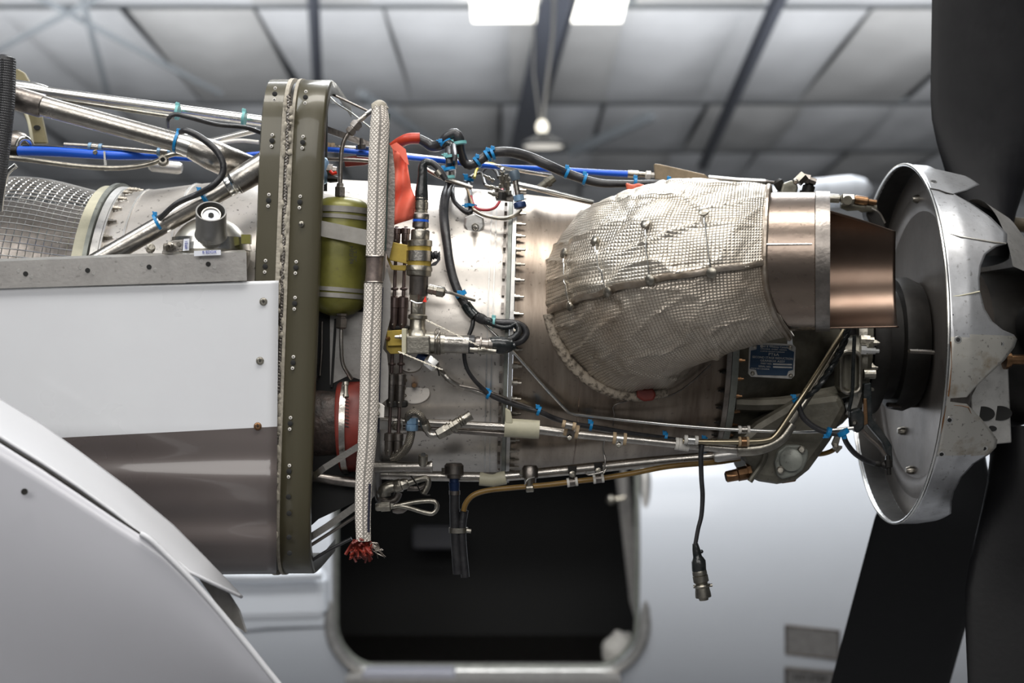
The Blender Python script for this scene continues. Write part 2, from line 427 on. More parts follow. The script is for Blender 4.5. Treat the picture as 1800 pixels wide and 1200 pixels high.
for i, r in enumerate(rows):
    c = rp(r, 0) - RN * .22
    mk('trim_%d' % (i + 1), box_g(c, Vector((14, 0, 0)), Vector((0, .05, 0)), Vector((0, 0, .05))), purlin_m, kind='structure', smooth=False)
for k, (xa, xb) in enumerate(((-.45, .27), (.55, 1.25))):
    p = [rp(-.2, xa), rp(-.2, xb), rp(.085, xb), rp(.085, xa)]
    pts = [q + RN * .08 for q in p]; v = pts + [q - RN * .3 for q in pts]
    mk('window_%d' % (k + 1), (v, [(0,1,2,3), (7,6,5,4), (0,4,5,1), (1,5,6,2), (2,6,7,3), (3,7,4,0)], None), sky_em, kind='structure', smooth=False)
def roofy(py):
    k = (600 - py) / 2500
    return 13 + 11 * (3.8 - k*15.3) / (11*k + .96) - .9
def beam(a, b, w, m, label, cat='beam', name='roof_beam', group=None):
    a = (a[0], a[1], roofy(a[1])); b = (b[0], b[1], roofy(b[1]))
    A, B = W(*a), W(*b); ax = (B - A); yv = Vector((0, 1, 0)); sd = ax.cross(yv).normalized()
    hw = M(w, (a[2] + b[2]) / 2) / 2; h = min(.10, hw * .7); nrm = sd.cross(ax).normalized()
    # I section: two flanges and a web
    def piece(c, hx, hy): return box_g(c, ax / 2, sd * hx, nrm * hy)
    g = join(piece((A+B)/2, hw, .012), piece((A+B)/2 + nrm*h*2, hw, .012), piece((A+B)/2 + nrm*h, hw * .3, h))
    return mk(name, g, m, smooth=False, label=label, cat=cat, group=group)
beam((992, -60, 12.0), (905, 300, 17.5), 44, steel_beam, 'wide dark steel beam crossing the roof beside the skylights')
beam((1396, -45, 13.0), (1236, 300, 19.0), 17, steel_beam, 'thin dark steel brace slanting across the right side of the roof', name='roof_brace')
beam((543, -40, 12.6), (556, 185, 16.0), 15, steel_beam, 'short thin dark strut hanging straight behind the composite ring', name='roof_strut')
beam((125, -60, 13.0), (190, 180, 16.5), 10, purlin_m, 'faint grey brace near the upper left corner of the roof', name='roof_brace')
beam((40, -20, 12.8), (390, 165, 17.0), 8, purlin_m, 'long pale cross brace slanting down to the right over the left roof bays', name='cross_brace')
beam((-30, 100, 15.5), (200, -20, 13.2), 7, purlin_m, 'faint pale cross brace slanting up to the right in the upper left corner', name='cross_brace')
beam((1000, 268, 16.8), (1140, 205, 15.5), 16, purlin_m, 'grey diagonal knee brace behind the hanging lamp', name='knee_brace')
beam((640, 165, 16.0), (800, 275, 18.0), 13, purlin_m, 'grey diagonal brace behind the white woven sleeve top', name='knee_brace')
wall = mk('wall_back', box_g((0, 26.2, 0.2), Vector((18, 0, 0)), Vector((0, .1, 0)), Vector((0, 0, 3.4))), wall_m, kind='structure', smooth=False)
mk('floor', box_g((0, 9.5, -2.35), Vector((18, 0, 0)), Vector((0, 17, 0)), Vector((0, 0, .05))), floor_m, kind='structure', smooth=False)
mk('wall_front', box_g((0, -7.1, 1.0), Vector((13, 0, 0)), Vector((0, .1, 0)), Vector((0, 0, 3.4))), wall_m, kind='structure', smooth=False)
for nm, x in (('wall_left', -13), ('wall_right', 13)):
    mk(nm, box_g((x, 9.5, 1.0), Vector((.1, 0, 0)), Vector((0, 16.6, 0)), Vector((0, 0, 3.4))), wall_m, kind='structure', smooth=False)
for yy in range(8):
    for xx in range(-3, 4):
        mk('insulation_panel', box_g((xx*3.6, -6.0 + yy*1.75, 4.75), Vector((1.76, 0, 0)), Vector((0, .85, 0)), Vector((0, 0, .05))), quilt, ceiling, smooth=False, bevel=.03)
# hanging high bay lamp
lp = thing('high_bay_lamp', W(955, 262, 10), 'round high bay lamp hanging from a cord beneath the wide roof beam', 'lamp')
c0 = W(955, 258, 10)
mk('lamp_shade', lathe_g(c0 + Vector((0, 0, .12)), c0, [(0, .05), (.35, .09), (.8, .20), (1, .205), (1, .185), (.85, .18)], 28), steel_beam, lp)
mk('lens', lathe_g(c0 + Vector((0, 0, .012)), c0, [(0, .17), (1, .165)], 28), lamp_em, lp)
mk('glow_bulb', ball_g(c0 + Vector((-.01, 0, .17)), .052, sz=1.3), bulb_em, lp)  # glowing bulb of the high bay lamp
mk('cord', sweep([W(953, 222, 10), W(961, 150, 10), W(972, 60, 10), W(985, -330, 10)], .016, 6), whitec, lp)
mk('cord', sweep([W(950, 222, 10), W(938, 130, 10), W(938, 20, 10), W(940, -330, 10)], .009, 6), whitec, lp)

# ---------------- parked aircraft behind ----------------
FY, FZ, FR = 5.0, -0.95, 1.08
fus = thing('parked_aircraft', (0, FY, FZ), 'white fuselage of the aircraft parked behind the engine with an open dark doorway', 'aircraft')
nx, nt = 60, 72; V, Fc = [], []
for i in range(nx + 1):
    x = -6.5 + 10.5 * i / nx
    for j in range(nt + 1):
        a = math.radians(-130 + 260 * j / nt)
        rr = FR
        if x > 1.35: rr = FR * (1 - 0.035 * (x - 1.35) ** 2)
        V.append(Vector((x, FY - rr * math.cos(a), FZ + rr * math.sin(a) * 1.0)))
for i in range(nx):
    for j in range(nt):
        p = i*(nt+1) + j; Fc.append((p, p+1, p+nt+2, p+nt+1))
skin = mk('fuselage_skin', (V, Fc, None), fus_white, fus)
bpy.context.view_layer.update()
sol = skin.modifiers.new('skin', 'SOLIDIFY'); sol.thickness = .03; sol.offset = -1
YD = FY - FR
door = rrect(585, 762, 1124, 1176, 82, 10)
def fy(px, py):          # depth of the fuselage skin under a pixel
    y = 3.0
    while y < FY:
        p = W(px, py, y)
        if (p.y - FY)**2 + (p.z - FZ)**2 <= FR*FR: return y
        y += .01
    return FY
q = [W(a, b, fy(a, b)) for a, b in door]; nq = len(q)
cut = mk('cutter', ([Vector((p.x, 3.0, p.z)) for p in q] + [Vector((p.x, 5.0, p.z)) for p in q], [tuple(range(nq)), tuple(range(2*nq-1, nq-1, -1))] + [(i, (i+1) % nq, (i+1) % nq + nq, i + nq) for i in range(nq)], None), void_m, smooth=False)
bo = skin.modifiers.new('door', 'BOOLEAN'); bo.object = cut; bo.operation = 'DIFFERENCE'; bo.solver = 'EXACT'
dg = bpy.context.evaluated_depsgraph_get(); dg.update()
me = bpy.data.meshes.new_from_object(skin.evaluated_get(dg)); skin.modifiers.clear(); skin.data = me
bpy.data.objects.remove(cut)
me.set_sharp_from_angle(angle=math.radians(35))
rim = rrect(580, 757, 1134, 1183, 86, 10); rim.append(rim[0])
mk('door_frame', sweep([W(a, b, fy(a, b) - .01) for a, b in rim], .026, 10), alu, fus)
rim2 = rrect(588, 765, 1122, 1174, 80, 10); rim2.append(rim2[0])
mk('door_seal', sweep([W(a, b, fy(a, b) + .03) for a, b in rim2], .018, 8), gear_green, fus)
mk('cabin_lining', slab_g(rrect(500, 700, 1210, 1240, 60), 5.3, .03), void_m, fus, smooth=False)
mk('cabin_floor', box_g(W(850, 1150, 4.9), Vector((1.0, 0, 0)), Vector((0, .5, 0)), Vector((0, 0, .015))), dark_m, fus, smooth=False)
mk('door_sill', box_g(W(850, 1187, 4.05), Vector((.60, 0, 0)), Vector((0, .16, 0)), Vector((0, 0, .022))), alu_grey, fus, smooth=False)
mk('door_jamb', slab_g([(1083, 835), (1106, 835), (1132, 1140), (1108, 1060)], 4.25, .05), alu_grey, fus, smooth=False)
mk('panel_seam', sweep([W(a, b, fy(a, b) - .002) for a, b in ((400, 1112), (470, 1105), (520, 1103), (572, 1101))], .007, 6), steel_beam, fus)
mk('door_latch', join(tube_g([(1078, 878, 4.1), (1098, 874, 4.1)], 4, 8, 1), ball_g(W(1074, 878, 4.08), .022, 10, 6)), nickel, fus)
mk('hinge_arm', slab_g([(1092, 822), (1100, 822), (1100, 872), (1092, 872)], 4.1, .02), alu_grey, fus, smooth=False)
for k, (ya, yb, ya2, yb2) in enumerate(((1099, 1148, 1109, 1159), (1174, 1220, 1182, 1230))):
    y = fy(1430, (ya + yb) / 2) - .01
    st = mk('kick_plate', slab_g([(a, b, fy(a, b) - .012) for a, b in ((1381, ya), (1475, ya2), (1475, yb2), (1381, yb))], y, .02), alu_grey, fus, smooth=False, bevel=.006)
    mk('plate_rim', sweep([W(a, b, fy(a, b) - .012) for a, b in ((1381, ya), (1475, ya2), (1475, yb2), (1381, yb), (1381, ya))], .006, 6), steel_dark, st)
text('stencil_marks', 'NO STEP', (1424, 1192, fy(1430, 1192) - .02), 11, dark_m, fus, -6)
# second low wing root / nose belly strip at the left under the cowl
bl = thing('belly_fairing', W(480, 1060, 2.4), 'blurred pale wing fairing between the cowl door tip and the doorway', 'fairing')
mk('fairing_top', slab_g([(300, 1004), (560, 1000), (572, 1022), (572, 1090), (330, 1096)], 2.6, .12), fus_white, bl, smooth=False, bevel=.03)
mk('fairing_lip', tube_g([(300, 1010, 2.55), (450, 1013, 2.55), (566, 1009, 2.55)], 8, 10, 1), fus_white, bl)
mk('wing', tube_g([(985, 570, 4.9), (1100, 460, 4.2), (1300, 374, 3.6), (1400, 347, 3.4), (1455, 338, 3.4), (1495, 334, 3.4), (1518, 334, 3.4), (1531, 336, 3.4)], [26, 22, 20, 19, 18, 18, 14, 4], 20, 8, 1.5), fus_white, fus)
bag = mk('white_bundle', ball_g(W(1090, 1145, 4.5), .085, 18, 12, .8, 1.15), whitec, label='white cloth bundle lying in the lower right corner of the doorway', cat='cloth')
for vv in bag.data.vertices: vv.co *= 1 + .22 * noise.noise(vv.co * 22)
clb = mk('seat_back', slab_g(rrect(725, 925, 800, 965, 8), 5.0, .08), mat('grey_seat_cloth', (.06, .06, .07)), label='dim grey rectangular seat back deep inside the dark doorway', cat='seat', smooth=False, bevel=.01)
clr = mk('clear_wrap', slab_g(rrect(636, 1180, 800, 1205, 8), 3.9, .12), mat('crumpled_plastic', (.3, .3, .34), 0, .2, bump=1, bscale=30), label='crumpled translucent grey plastic over the doorway sill', cat='plastic', smooth=False, bevel=.01)
# ---------------- engine ----------------
eng = thing('turboprop_engine', A0, 'bare turboprop engine with silvery cases, bolted flanges and oily gearbox', 'engine')
def case(name, p0, p1, m, n=14, extra=0.0, seg=96, parent=eng):
    V, Fc, uv = [], [], []
    for i in range(n + 1):
        s = (p0 + (p1 - p0) * i / n - 900) / K; r = interp(PROF, s) + extra
        for k in range(seg):
            V.append(E(s, r, 360*k/seg)); uv.append((s, r*2*PI*k/seg))
    for i in range(n):
        for k in range(seg):
            a, b = i*seg+k, i*seg+(k+1) % seg; Fc.append((a, b, b+seg, a+seg))
    return mk(name, (V, Fc, None), m, parent, angle=35)
def ering(name, p0, p1, r0, r1, m, parent=eng, seg=96):
    """ring round the axis between axial pixels p0,p1 (at the axis depth); r0/r1 proud of case in px"""
    pts = [(p0, -3), (p0, r0), (p1, r1), (p1, -3)]; V, Fc = [], []
    for p, q in pts:
        s = (p-900)/K; r = interp(PROF, ((p0+p1)/2-900)/K) + q/K
        V += [E(s, r, 360*k/seg) for k in range(seg)]
    for i in range(3):
        for k in range(seg):
            a, b = i*seg+k, i*seg+(k+1) % seg; Fc.append((a, b, b+seg, a+seg))
    return mk(name, (V, Fc, None), m, parent, angle=30)
case('rear_duct', -160, 206, steel_dark, 10, -.030)
# wire screen over the inlet
def wires():
    gs = []
    for p in range(-150, 205, 12):
        s = (p-900)/K; r = interp(PROF, s) + .008*math.sin((p+20)/50) 
        gs.append(sweep([E(s, r, a) for a in range(-30, 126, 6)], .0009, 4, False))
    for a10 in range(-30, 126, 3):
        gs.append(sweep([E((p-900)/K, interp(PROF, (p-900)/K) + .008*math.sin((p+20)/50) + .001, a10) for p in range(-150, 206, 20)], .0009, 4, False))
    return join(*gs)
mk('inlet_screen', wires(), steel_bright, eng, kind='stuff')
ering('screen_band', 188, 206, 8, 8, cream_m)
ering('rear_flange', 207, 214, 14, 14, gear_green)
ering('rear_flange', 216, 228, 10, 9, alu)
def bolt_g(p, dr, th, L=15, rn=4.2, rs=2.2, sgn=1):
    s = (p-900)/K; r = interp(PROF, s) + dr/K
    a = E(s, r, th); b = E(s + sgn*L/K, r, th); k = 1/K
    return join(lathe_g(a, b, [(0, 1.35*rn*k), (.12, 1.35*rn*k), (.13, rn*k), (.55, rn*k), (.56, rs*k), (.96, rs*k), (1, rs*.6*k)], 6))
fl = ering('flange_ring', 229, 232, 9, 9, alu)
for th in range(0, 110, 9): mk('bolt', bolt_g(232, 5, th, 14, 3.6), bolt_m, fl)
case('rear_case', 206, 566, case_white, 16)
for p in (262, 345): ering('weld_bead', p, p+3, 2, 2, alu)
case('gas_generator_case', 560, 893, case_white, 22)
for p in (690, 860, 868): ering('case_seam', p, p+2, 2, 2, alu)
fg = ering('front_flange', 889, 895, 14, 14, gear_green)
fg2 = ering('front_flange', 896, 902, 17, 17, alu)
i = 0
for k in range(29):
    th = -88 + 6.3 * k
    mk('bolt', bolt_g(902, 8, th, 16, 3.6, 2.0), bolt_m, fg2)
    mk('nut_clip', box_g(E((884-900)/K, interp(PROF, -.015) + 6/K, th+2), ADIR*.0020, (E(0, 1, th+2)-A0).normalized()*.0035, (E(0, 1, th+92)-A0).normalized()*.0075), steel_dark, fg, smooth=False)
case('exhaust_case', 903, 1256, case_hot, 18)
ering('case_seam', 1010, 1012, 1.5, 1.5, hot_steel)
gf0 = ering('gearbox_flange', 1248, 1256, 12, 12, steel_dark)
gf = ering('gearbox_flange', 1257, 1268, 15, 13, gear_green)
for k in range(19):
    th = -84 + 9.2 * k
    mk('bolt', bolt_g(1268, 4, th, 12, 3.2, 1.8), brass, gf)
    mk('bolt', bolt_g(1247, 5, th+4, 9, 3.2, 1.8, -1), dark_m, gf0)
case('gearbox_housing', 1266, 1500, gearbox_m, 16)
# ribs on the gearbox cone
for th in (-75, -35, 18, 55, 90):
    V = []
    pr = [E((p-900)/K, interp(PROF, (p-900)/K) + h/K, th) for p, h in ((1272, -2), (1310, 10), (1360, 22), (1420, 34), (1470, 34), (1490, -2))]
    mk('casting_rib', sweep(smooth_path(pr, 5), .011, 8), gearbox_m, eng)
# forward output flange
of = ering('output_flange', 1478, 1492, 34, 34, nickel)
ering('output_flange', 1494, 1504, 30, 28, gearbox_m)
ering('seal_ring', 1506, 1512, 20, 20, dark_m)
for k in range(9): mk('bolt', bolt_g(1504, 24, -80 + 20*k, 20, 5.5, 3.0), nickel, of)
# window-like recess frame on the gearbox nose
mk('nose_boss', turn_g((1478, 640, -.09), (1525, 643, -.10), [(0, 20), (.15, 52), (.7, 56), (.72, 48), (1, 46)], 30), gearbox_m, eng)
mk('access_pad', slab_g(rrect(1478, 618, 1512, 690, 12), -.155, .05), gearbox_m, eng, smooth=False, bevel=.006)
mk('pad_rim', sweep([W(a, b, -.158) for a, b in rrect(1478, 618, 1512, 690, 12) + [rrect(1478, 618, 1512, 690, 12)[0]]], .003, 8), nickel, eng)
mk('lug', turn_g((1512, 596, -.14), (1536, 597, -.14), [(0, 8), (.7, 8), (.72, 5), (1, 5)], 6), nickel, eng)
mk('lug', turn_g((1512, 615, -.145), (1545, 617, -.145), [(0, 10), (.3, 10), (.32, 6), (.8, 6), (.82, 4), (1, 4)], 8), steel_bright, eng)
mk('lug', turn_g((1518, 657, -.14), (1538, 657, -.14), [(0, 9), (1, 9)], 14), nickel, eng)
# lower sump boss with round cap
mk('sump_housing', slab_g([(1290, 778), (1330, 742), (1400, 700), (1478, 690), (1492, 720), (1462, 775), (1425, 826), (1400, 846), (1368, 852), (1322, 845), (1312, 812)], -.16, .16), gearbox_m, eng, smooth=False, bevel=.012)
mk('sump_rib', tube_g([(1318, 846, -.165), (1345, 800, -.168), (1320, 775, -.165)], 5, 8), gearbox_m, eng)
cp = mk('sump_cap', slab_g([(1366, 835), (1362, 812), (1368, 793), (1382, 782), (1408, 782), (1422, 792), (1420, 808), (1412, 826), (1398, 836), (1375, 842)], -.170, .014), gear_green, eng, smooth=False, bevel=.003)
mk('cap_disc', turn_g((1391, 808, -.172), (1391, 808, -.178), [(0, 20), (.8, 20), (1, 17)], 28), gear_green, cp)
for x, y in ((1409, 790), (1372, 826)): mk('cap_screw', turn_g((x, y, -.17), (x, y, -.182), [(0, 7), (.5, 7), (.6, 4.5), (1, 4.5)], 12), nickel, cp)
mk('drain_foot', slab_g([(1372, 840), (1400, 838), (1400, 846), (1374, 850)], -.15, .05), brass, eng, smooth=False, bevel=.002)
mk('drain_fitting', join(turn_g((1320, 829, -.15), (1276, 838, -.15), [(0, 16), (.14, 16), (.15, 12.5), (.5, 12), (.52, 13), (.55, 10.5), (.97, 10), (1, 9)], 8)), brass, eng)
mk('fitting_bore', turn_g((1277, 838, -.15), (1275, 838.4, -.15), [(0, 7.5), (1, 7.5)], 12), void_m, eng)
# propeller shaft stack
mk('propeller_shaft', lathe_g(E(.50, 0, 0), E(.70, 0, 0), [(0, .085), (.05, .10), (.16, .104), (.17, .082), (.28, .082), (.30, .112), (.36, .116), (.42, .114), (.43, .09), (.55, .09), (.56, .105), (.66, .108), (.75, .10), (.77, .075), (1, .075)], 60), dark_m, eng)
# square elbow pads and bosses on the gas generator case
dp = mk('igniter_pad', slab_g([(833, 374), (850, 382), (852, 398), (842, 412), (833, 420), (823, 412), (815, 398), (817, 380)], hit(833, 398, .006), .014), alu, eng, smooth=False, bevel=.003)
mk('pad_stud', turn_g((835, 398, hit(833, 398, .007)), (836, 401, hit(833, 398, .03)), [(0, 7), (.3, 7), (.31, 4.5), (.9, 4.2), (1, 3)], 6), nickel, dp)
for (x, y, rx) in ((728, 690, 34), (722, 640, 26)):
    yy = hit(x, y, .002)
    mk('oval_pad', turn_g((x, y, yy + .01), (x, y, yy - .002), [(0, rx-4), (.7, rx-4), (1, rx-7)], 28, .7), case_white, eng)
mk('pad_stud', turn_g((729, 676, hit(729, 676, .0)), (728, 677, hit(729, 676, .02)), [(0, 6), (.6, 6), (1, 4)], 6), brass, eng)
for (x, y) in ((712, 668), (710, 682), (712, 695), (702, 664), (735, 703)):
    mk('rivet', turn_g((x, y, hit(x, y, .0)), (x, y, hit(x, y, .008)), [(0, 4), (.6, 3.6), (1, 1.6)], 10), nickel, eng)
# accessory clutter above the screen
mk('small_elbow', turn_g((262, 290, -.05), (320, 296, -.05), [(0, 7), (.1, 11), (.9, 11), (1, 8)], 12), alu, eng)
# data plate
pl = mk('data_plate', slab_g([(1322, 601), (1394, 605), (1399, 610), (1397, 660), (1391, 666), (1320, 662), (1315, 656), (1317, 606)], -.205, .0022), plate_silver, eng, smooth=False, bevel=.0006)
mk('blue_field', slab_g([(1331, 606), (1386, 608), (1388, 615), (1396, 618), (1394, 650), (1386, 652), (1383, 660), (1332, 659), (1329, 650), (1318, 648), (1320, 616), (1330, 614)], -.2062, .001), plate_blue, pl, smooth=False)
for x, y in ((1327, 608), (1394-5, 611), (1323, 656), (1390, 660)):
    mk('plate_rivet', turn_g((x, y, -.205), (x, y, -.2095), [(0, 4), (.6, 3.6), (.8, 1.6), (1, 1.5)], 12), nickel, pl)
mk('plate_bracket', slab_g([(1384, 592), (1392, 592), (1394, 606), (1384, 606)], -.2, .003), steel_bright, pl, smooth=False)
TX = lambda b, x, y, s, sx=1.0: text('plate_lettering', b, (x, y, -.2069), s, letter_m, pl, -3, .0002, sx=sx)
TX('Pratt & Whitney Canada', 1361, 609.5, 3.6)
TX('LONGUEUIL  QUEBEC  CANADA', 1360, 614, 2.3)
TX('A UNITED AIRCRAFT SUBSIDIARY', 1358, 618, 2.1)
TX('PT6A', 1360, 623, 5.0, 1.2)
TX('SECOND STAGE REDUCTION', 1358, 629, 3.9, 1.0)
TX('GEARBOX ASSY', 1358, 634.5, 3.9, 1.15)
TX('PART NO.', 1347, 639, 3.2)
TX('SERIAL NO.', 1344, 644, 3.2)
TX('MADE IN CANADA', 1336, 648, 2.8)
for yy in (640, 645): mk('stamp_field', slab_g([(1359, yy-1.6), (1392, yy-.6), (1392, yy+2), (1359, yy+1)], -.2068, .0006), plate_silver, pl, smooth=False)
mk('plate_logo', turn_g((1339, 608.5, -.206), (1339, 608.5, -.2072), [(0, 2.8), (1, 2.8), (1, 1.6)], 16), plate_silver, pl)

# ---------------- exhaust stub and its insulation ----------------
TH = math.radians(12.5)
def stub_frame(t):
    """centre, u axis (picture-right at the base, away from camera at the mouth) and half sizes of the elbow section"""
    P0, P1, P2 = W(1118, 522, -.165), W(1150, 476, -.345), W(1348, 461, -.315)
    c = P0*(1-t)**2 + P1*2*t*(1-t) + P2*t*t
    ph = (PI/2 - TH) * min(1, t*1.15)
    u = Vector((math.cos(ph), math.sin(ph), 0))
    w = max(0, 1-t)**1.4; a = .142*w + .088*(1-w); b = .150 - .046 * min(1, t)**1.35
    return c, u, a, b
def SA(t): return 9 * max(0, 1 - t)**1.1
def SH(t, th): return Vector((max(0, -math.sin(th))**2.2 * .034 * max(0, t)**2, 0, 0))
def blanket(t0, t1, th0, th1, off, nt=46, na=70, seed=0, wr=1.0, um=None):
    V, Fc, uv = [], [], []
    for i in range(nt + 1):
        t = t0 + (t1 - t0) * i / nt
        c, u, a, b = stub_frame(t)
        for j in range(na + 1):
            e0 = th0 + (SA(t) if th0 > 90 else 0); e1 = th1 + (SA(t) if th1 < 300 else 0)
            th = math.radians(e0 + (e1 - e0) * j / na)
            d = u * math.cos(th) * a + AUP * math.sin(th) * b
            p = c + d + SH(t, th); n = d.normalized()
            nz = noise.noise(p * 15 + Vector((seed, 0, 0))) * .006 + noise.noise(p * 38 + Vector((0, seed, 3))) * .0022
            rg = 1 - abs(noise.noise(Vector((p.x * 11 + p.z * 7, p.z * 26 - p.x * 8, seed)))) * 2
            nz += max(0, rg - .78) * .018
            rg = 1 - abs(noise.noise(Vector((p.x * 34 - p.z * 20, p.z * 20, seed + 9)))) * 2
            nz -= max(0, rg - .84) * .012
            nz += noise.noise(p * 75) * .0006
            V.append(p + n * (off + nz * wr * min(1, .35 + (1 - t) * 3))); uv.append((t * .36, th * .125))
    for i in range(nt):
        for j in range(na):
            q = i*(na+1) + j; Fc.append((q, q+1, q+na+2, q+na+1))
    return V, Fc, uv
ex = thing('exhaust_insulation_blanket', W(1118, 521, -.10), 'wrinkled embossed foil heat blanket laced around the exhaust stub', 'blanket')
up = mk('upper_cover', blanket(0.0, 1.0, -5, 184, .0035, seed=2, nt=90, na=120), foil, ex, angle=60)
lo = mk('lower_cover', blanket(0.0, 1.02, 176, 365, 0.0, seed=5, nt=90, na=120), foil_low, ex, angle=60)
def stub_pt(t, thd, off):
    c, u, a, b = stub_frame(t); th = math.radians(thd); d = u*math.cos(th)*a + AUP*math.sin(th)*b
    return c + d + SH(t, th) + d.normalized() * off
seam = [stub_pt(t/20, 184, .006) for t in range(0, 21)]
V, Fc = [], []
for i in range(41):
    t = i/40; wv = 1.2*math.sin(i*.9)
    for a_, o_ in ((181 + wv*.4, .003), (181.3 + wv*.4, .0062), (183 + wv*.3, .0068), (185 + wv*.4, .0058), (185.4 + wv*.4, .001)): V.append(stub_pt(t, a_ + SA(t), o_))
for i in range(40):
    for j in range(4): q = i*5+j; Fc.append((q, q+1, q+6, q+5))
mk('overlap_seam', (V, Fc, None), foil_edge, up, angle=50)
mk('edge_roll', sweep([stub_pt(0.10, a, .005) for a in range(192, 290, 4)], .0085, 10), felt, ex)
mk('mouth_binding', sweep([stub_pt(1.0, a, .002) for a in range(-10, 352, 6)], .0042, 8), foil_edge, ex)
def proj(p): k = F/(D+p.y); return (900+p.x*k, 600-p.z*k)
def nearest(px, py):
    best = None
    for i in range(0, 101, 2):
        for a in range(90, 290, 3):
            q = stub_pt(i/100, a, .006); X, Y = proj(q); d = (X-px)**2 + (Y-py)**2 + (q.y+.5)*20
            if best is None or d < best[0]: best = (d, q, i/100, a)
    return best
studs = [((1137, 400), (1148, 493)), ((1243, 375), (1254, 480)), ((1047, 425), (1068, 515)), ((995, 448), (1005, 540)), ((954, 455), (962, 562))]
for (a, b) in studs:
    A, B = nearest(*a), nearest(*b)
    for Z in (A, B):
        c, u, _, _ = stub_frame(Z[2]); n = (Z[1] - c).normalized()
        mk('lacing_stud', lathe_g(Z[1] - n*.002, Z[1] + n*.007, [(0, .003), (.4, .003), (.5, .0075), (.8, .0072), (1, .004)], 14), nickel, ex)
    pts = []
    for k in range(9):
        t = A[2] + (B[2]-A[2])*k/8; an = A[3] + (B[3]-A[3])*k/8 + 1.5*math.sin(k*2.1)
        pts.append(stub_pt(t, an, .0075))
    mk('lacing_wire', sweep(smooth_path(pts, 4), .0011, 6), steel_bright, ex)
for nm, q, lab in (('red_tag', [(1120, 683), (1148, 682), (1154, 694), (1149, 704), (1132, 706), (1119, 698)], 'red sealing tag at the bottom rim of the foil blanket'),
              ('red_putty', [(1100, 320), (1113, 324), (1122, 321), (1135, 325), (1134, 337), (1118, 339), (1103, 337)], 'orange-red putty lump on the black harness above the foil blanket')):
    mk(nm, slab_g(q, (O(1136, 695, .02)[2] - .01) if nm == 'red_tag' else -.13, .012), red_sleeve if nm == 'red_tag' else mat('orange_putty', (.6, .12, .06), 0, .5, bump=1, bscale=50), smooth=False, label=lab, cat='tag' if nm == 'red_tag' else 'putty', bevel=.003)
# steel stub
st = thing('exhaust_stub', W(1400, 457, -.32), 'heat-tinted steel exhaust pipe with a slanted open nozzle', 'exhaust pipe')
AX = Vector((math.cos(TH), -math.sin(TH), -.006)).normalized(); UX = Vector((math.sin(TH), math.cos(TH), 0)); 
SC = W(1345, 460, -.315)
def ringp(d, th, a, b):
    t = math.radians(th); return SC + AX*d + UX*math.cos(t)*a + Vector((0, 0, 1))*math.sin(t)*b
def stub_tube(d0, d1, a0, b0, a1, b1, th0=0, th1=360, n=6, seg=64, edge=None, thick=.0):
    V, Fc = [], []; full = th1 - th0 >= 360 and not edge; m = seg if full else seg + 1
    for i in range(n + 1):
        f = i/n
        for k in range(m):
            lo, hi = (th0, th1) if not edge else edge(f)
            th = lo + (hi - lo) * k/seg
            V.append(ringp(d0 + (d1-d0)*f, th, a0+(a1-a0)*f, b0+(b1-b0)*f))
    for i in range(n):
        for k in range(seg):
            p, q = i*m+k, i*m+((k+1) % m if full else k+1); Fc.append((p, q, q+m, p+m))
    return V, Fc, None
PXM = 1 / (F / (D - .33))     # metres per pixel near the stub
mk('collar', stub_tube(-.03, 92*PXM, .088, 124*PXM, .090, 121*PXM, n=8), hot_steel, st)
mk('weld_bead', sweep([ringp(72*PXM - 72*PXM + 88*PXM, a, .0905, 121.5*PXM) for a in range(0, 361, 6)], .0012, 6), hot_steel, st)
mk('end_band', stub_tube(88*PXM, 112*PXM, .0925, 123.5*PXM, .0925, 122.5*PXM, n=2), steel_dark, st)
mk('lap_seam', sweep([ringp(d*PXM, 169, .0915, 122.5*PXM) for d in range(6, 86, 4)], .0009, 6), steel_bright, st)
nz = mk('nozzle', stub_tube(105*PXM, 228*PXM, .088, 119*PXM, .094, 116*PXM, n=20, edge=lambda f: (-97, 55 - 24*f)), [nozzle_in], st)
so = nz.modifiers.new('thick', 'SOLIDIFY'); so.thickness = .0018
mk('inner_pipe', stub_tube(0, 110*PXM, .084, 116*PXM, .087, 117*PXM, n=3), dark_m, st)
# ---------------- spinner, hub and propeller ----------------
sp = thing('propeller_spinner', E(.64, 0, 0), 'scuffed aluminium spinner with cut-out tongues and a hollow rear rim', 'spinner')
BD = [(1722, 325), (1700, 334), (1676, 341), (1690, 348), (1706, 357), (1742, 383), (1770, 412), (1770, 428), (1752, 434), (1733, 447), (1724, 468), (1721, 490), (1722, 512),
      (1731, 543), (1744, 565), (1762, 580), (1782, 588), (1787, 596), (1783, 610), (1766, 632), (1738, 658), (1713, 682), (1699, 697),
      (1670, 699), (1670, 706), (1700, 710), (1722, 732), (1740, 753), (1753, 772), (1751, 786), (1738, 797), (1712, 813), (1690, 838), (1677, 862), (1673, 880), (1672, 902)]
tab = []
for px, py in BD:
    y = hit(px, py, 0, SPROF)
    if y is None: y = 0.0
    q = W(px, py, y) - A0; s = q.dot(ADIR); rv = q - ADIR*s
    th = math.degrees(math.atan2(rv.dot(AUP), -rv.y))
    tab.append((th, s))
tab.sort()
_b = tab[0][0]
tab = [(-180, .66), (-140, .66), (-100, .66)] + [t for t in tab if t[0] > -99] 
tm = max(t[0] for t in tab)
tab = tab + [(tm + 7, .695), (tm + 9, .65), (110, .64), (130, .64), (180, .66)]
angs = sorted(set([a for a in range(-180, 181, 3)] + [round(t[0], 2) for t in tab] + [a/2 for a in range(-180, 200, 2)]))
V, Fc, N = [], [], 14
for a in angs:
    se = min(.9, interp(tab, a))
    for i in range(N + 1):
        s = .619 + (se - .619) * i / N
        V.append(E(s, interp(SPROF, s), a))
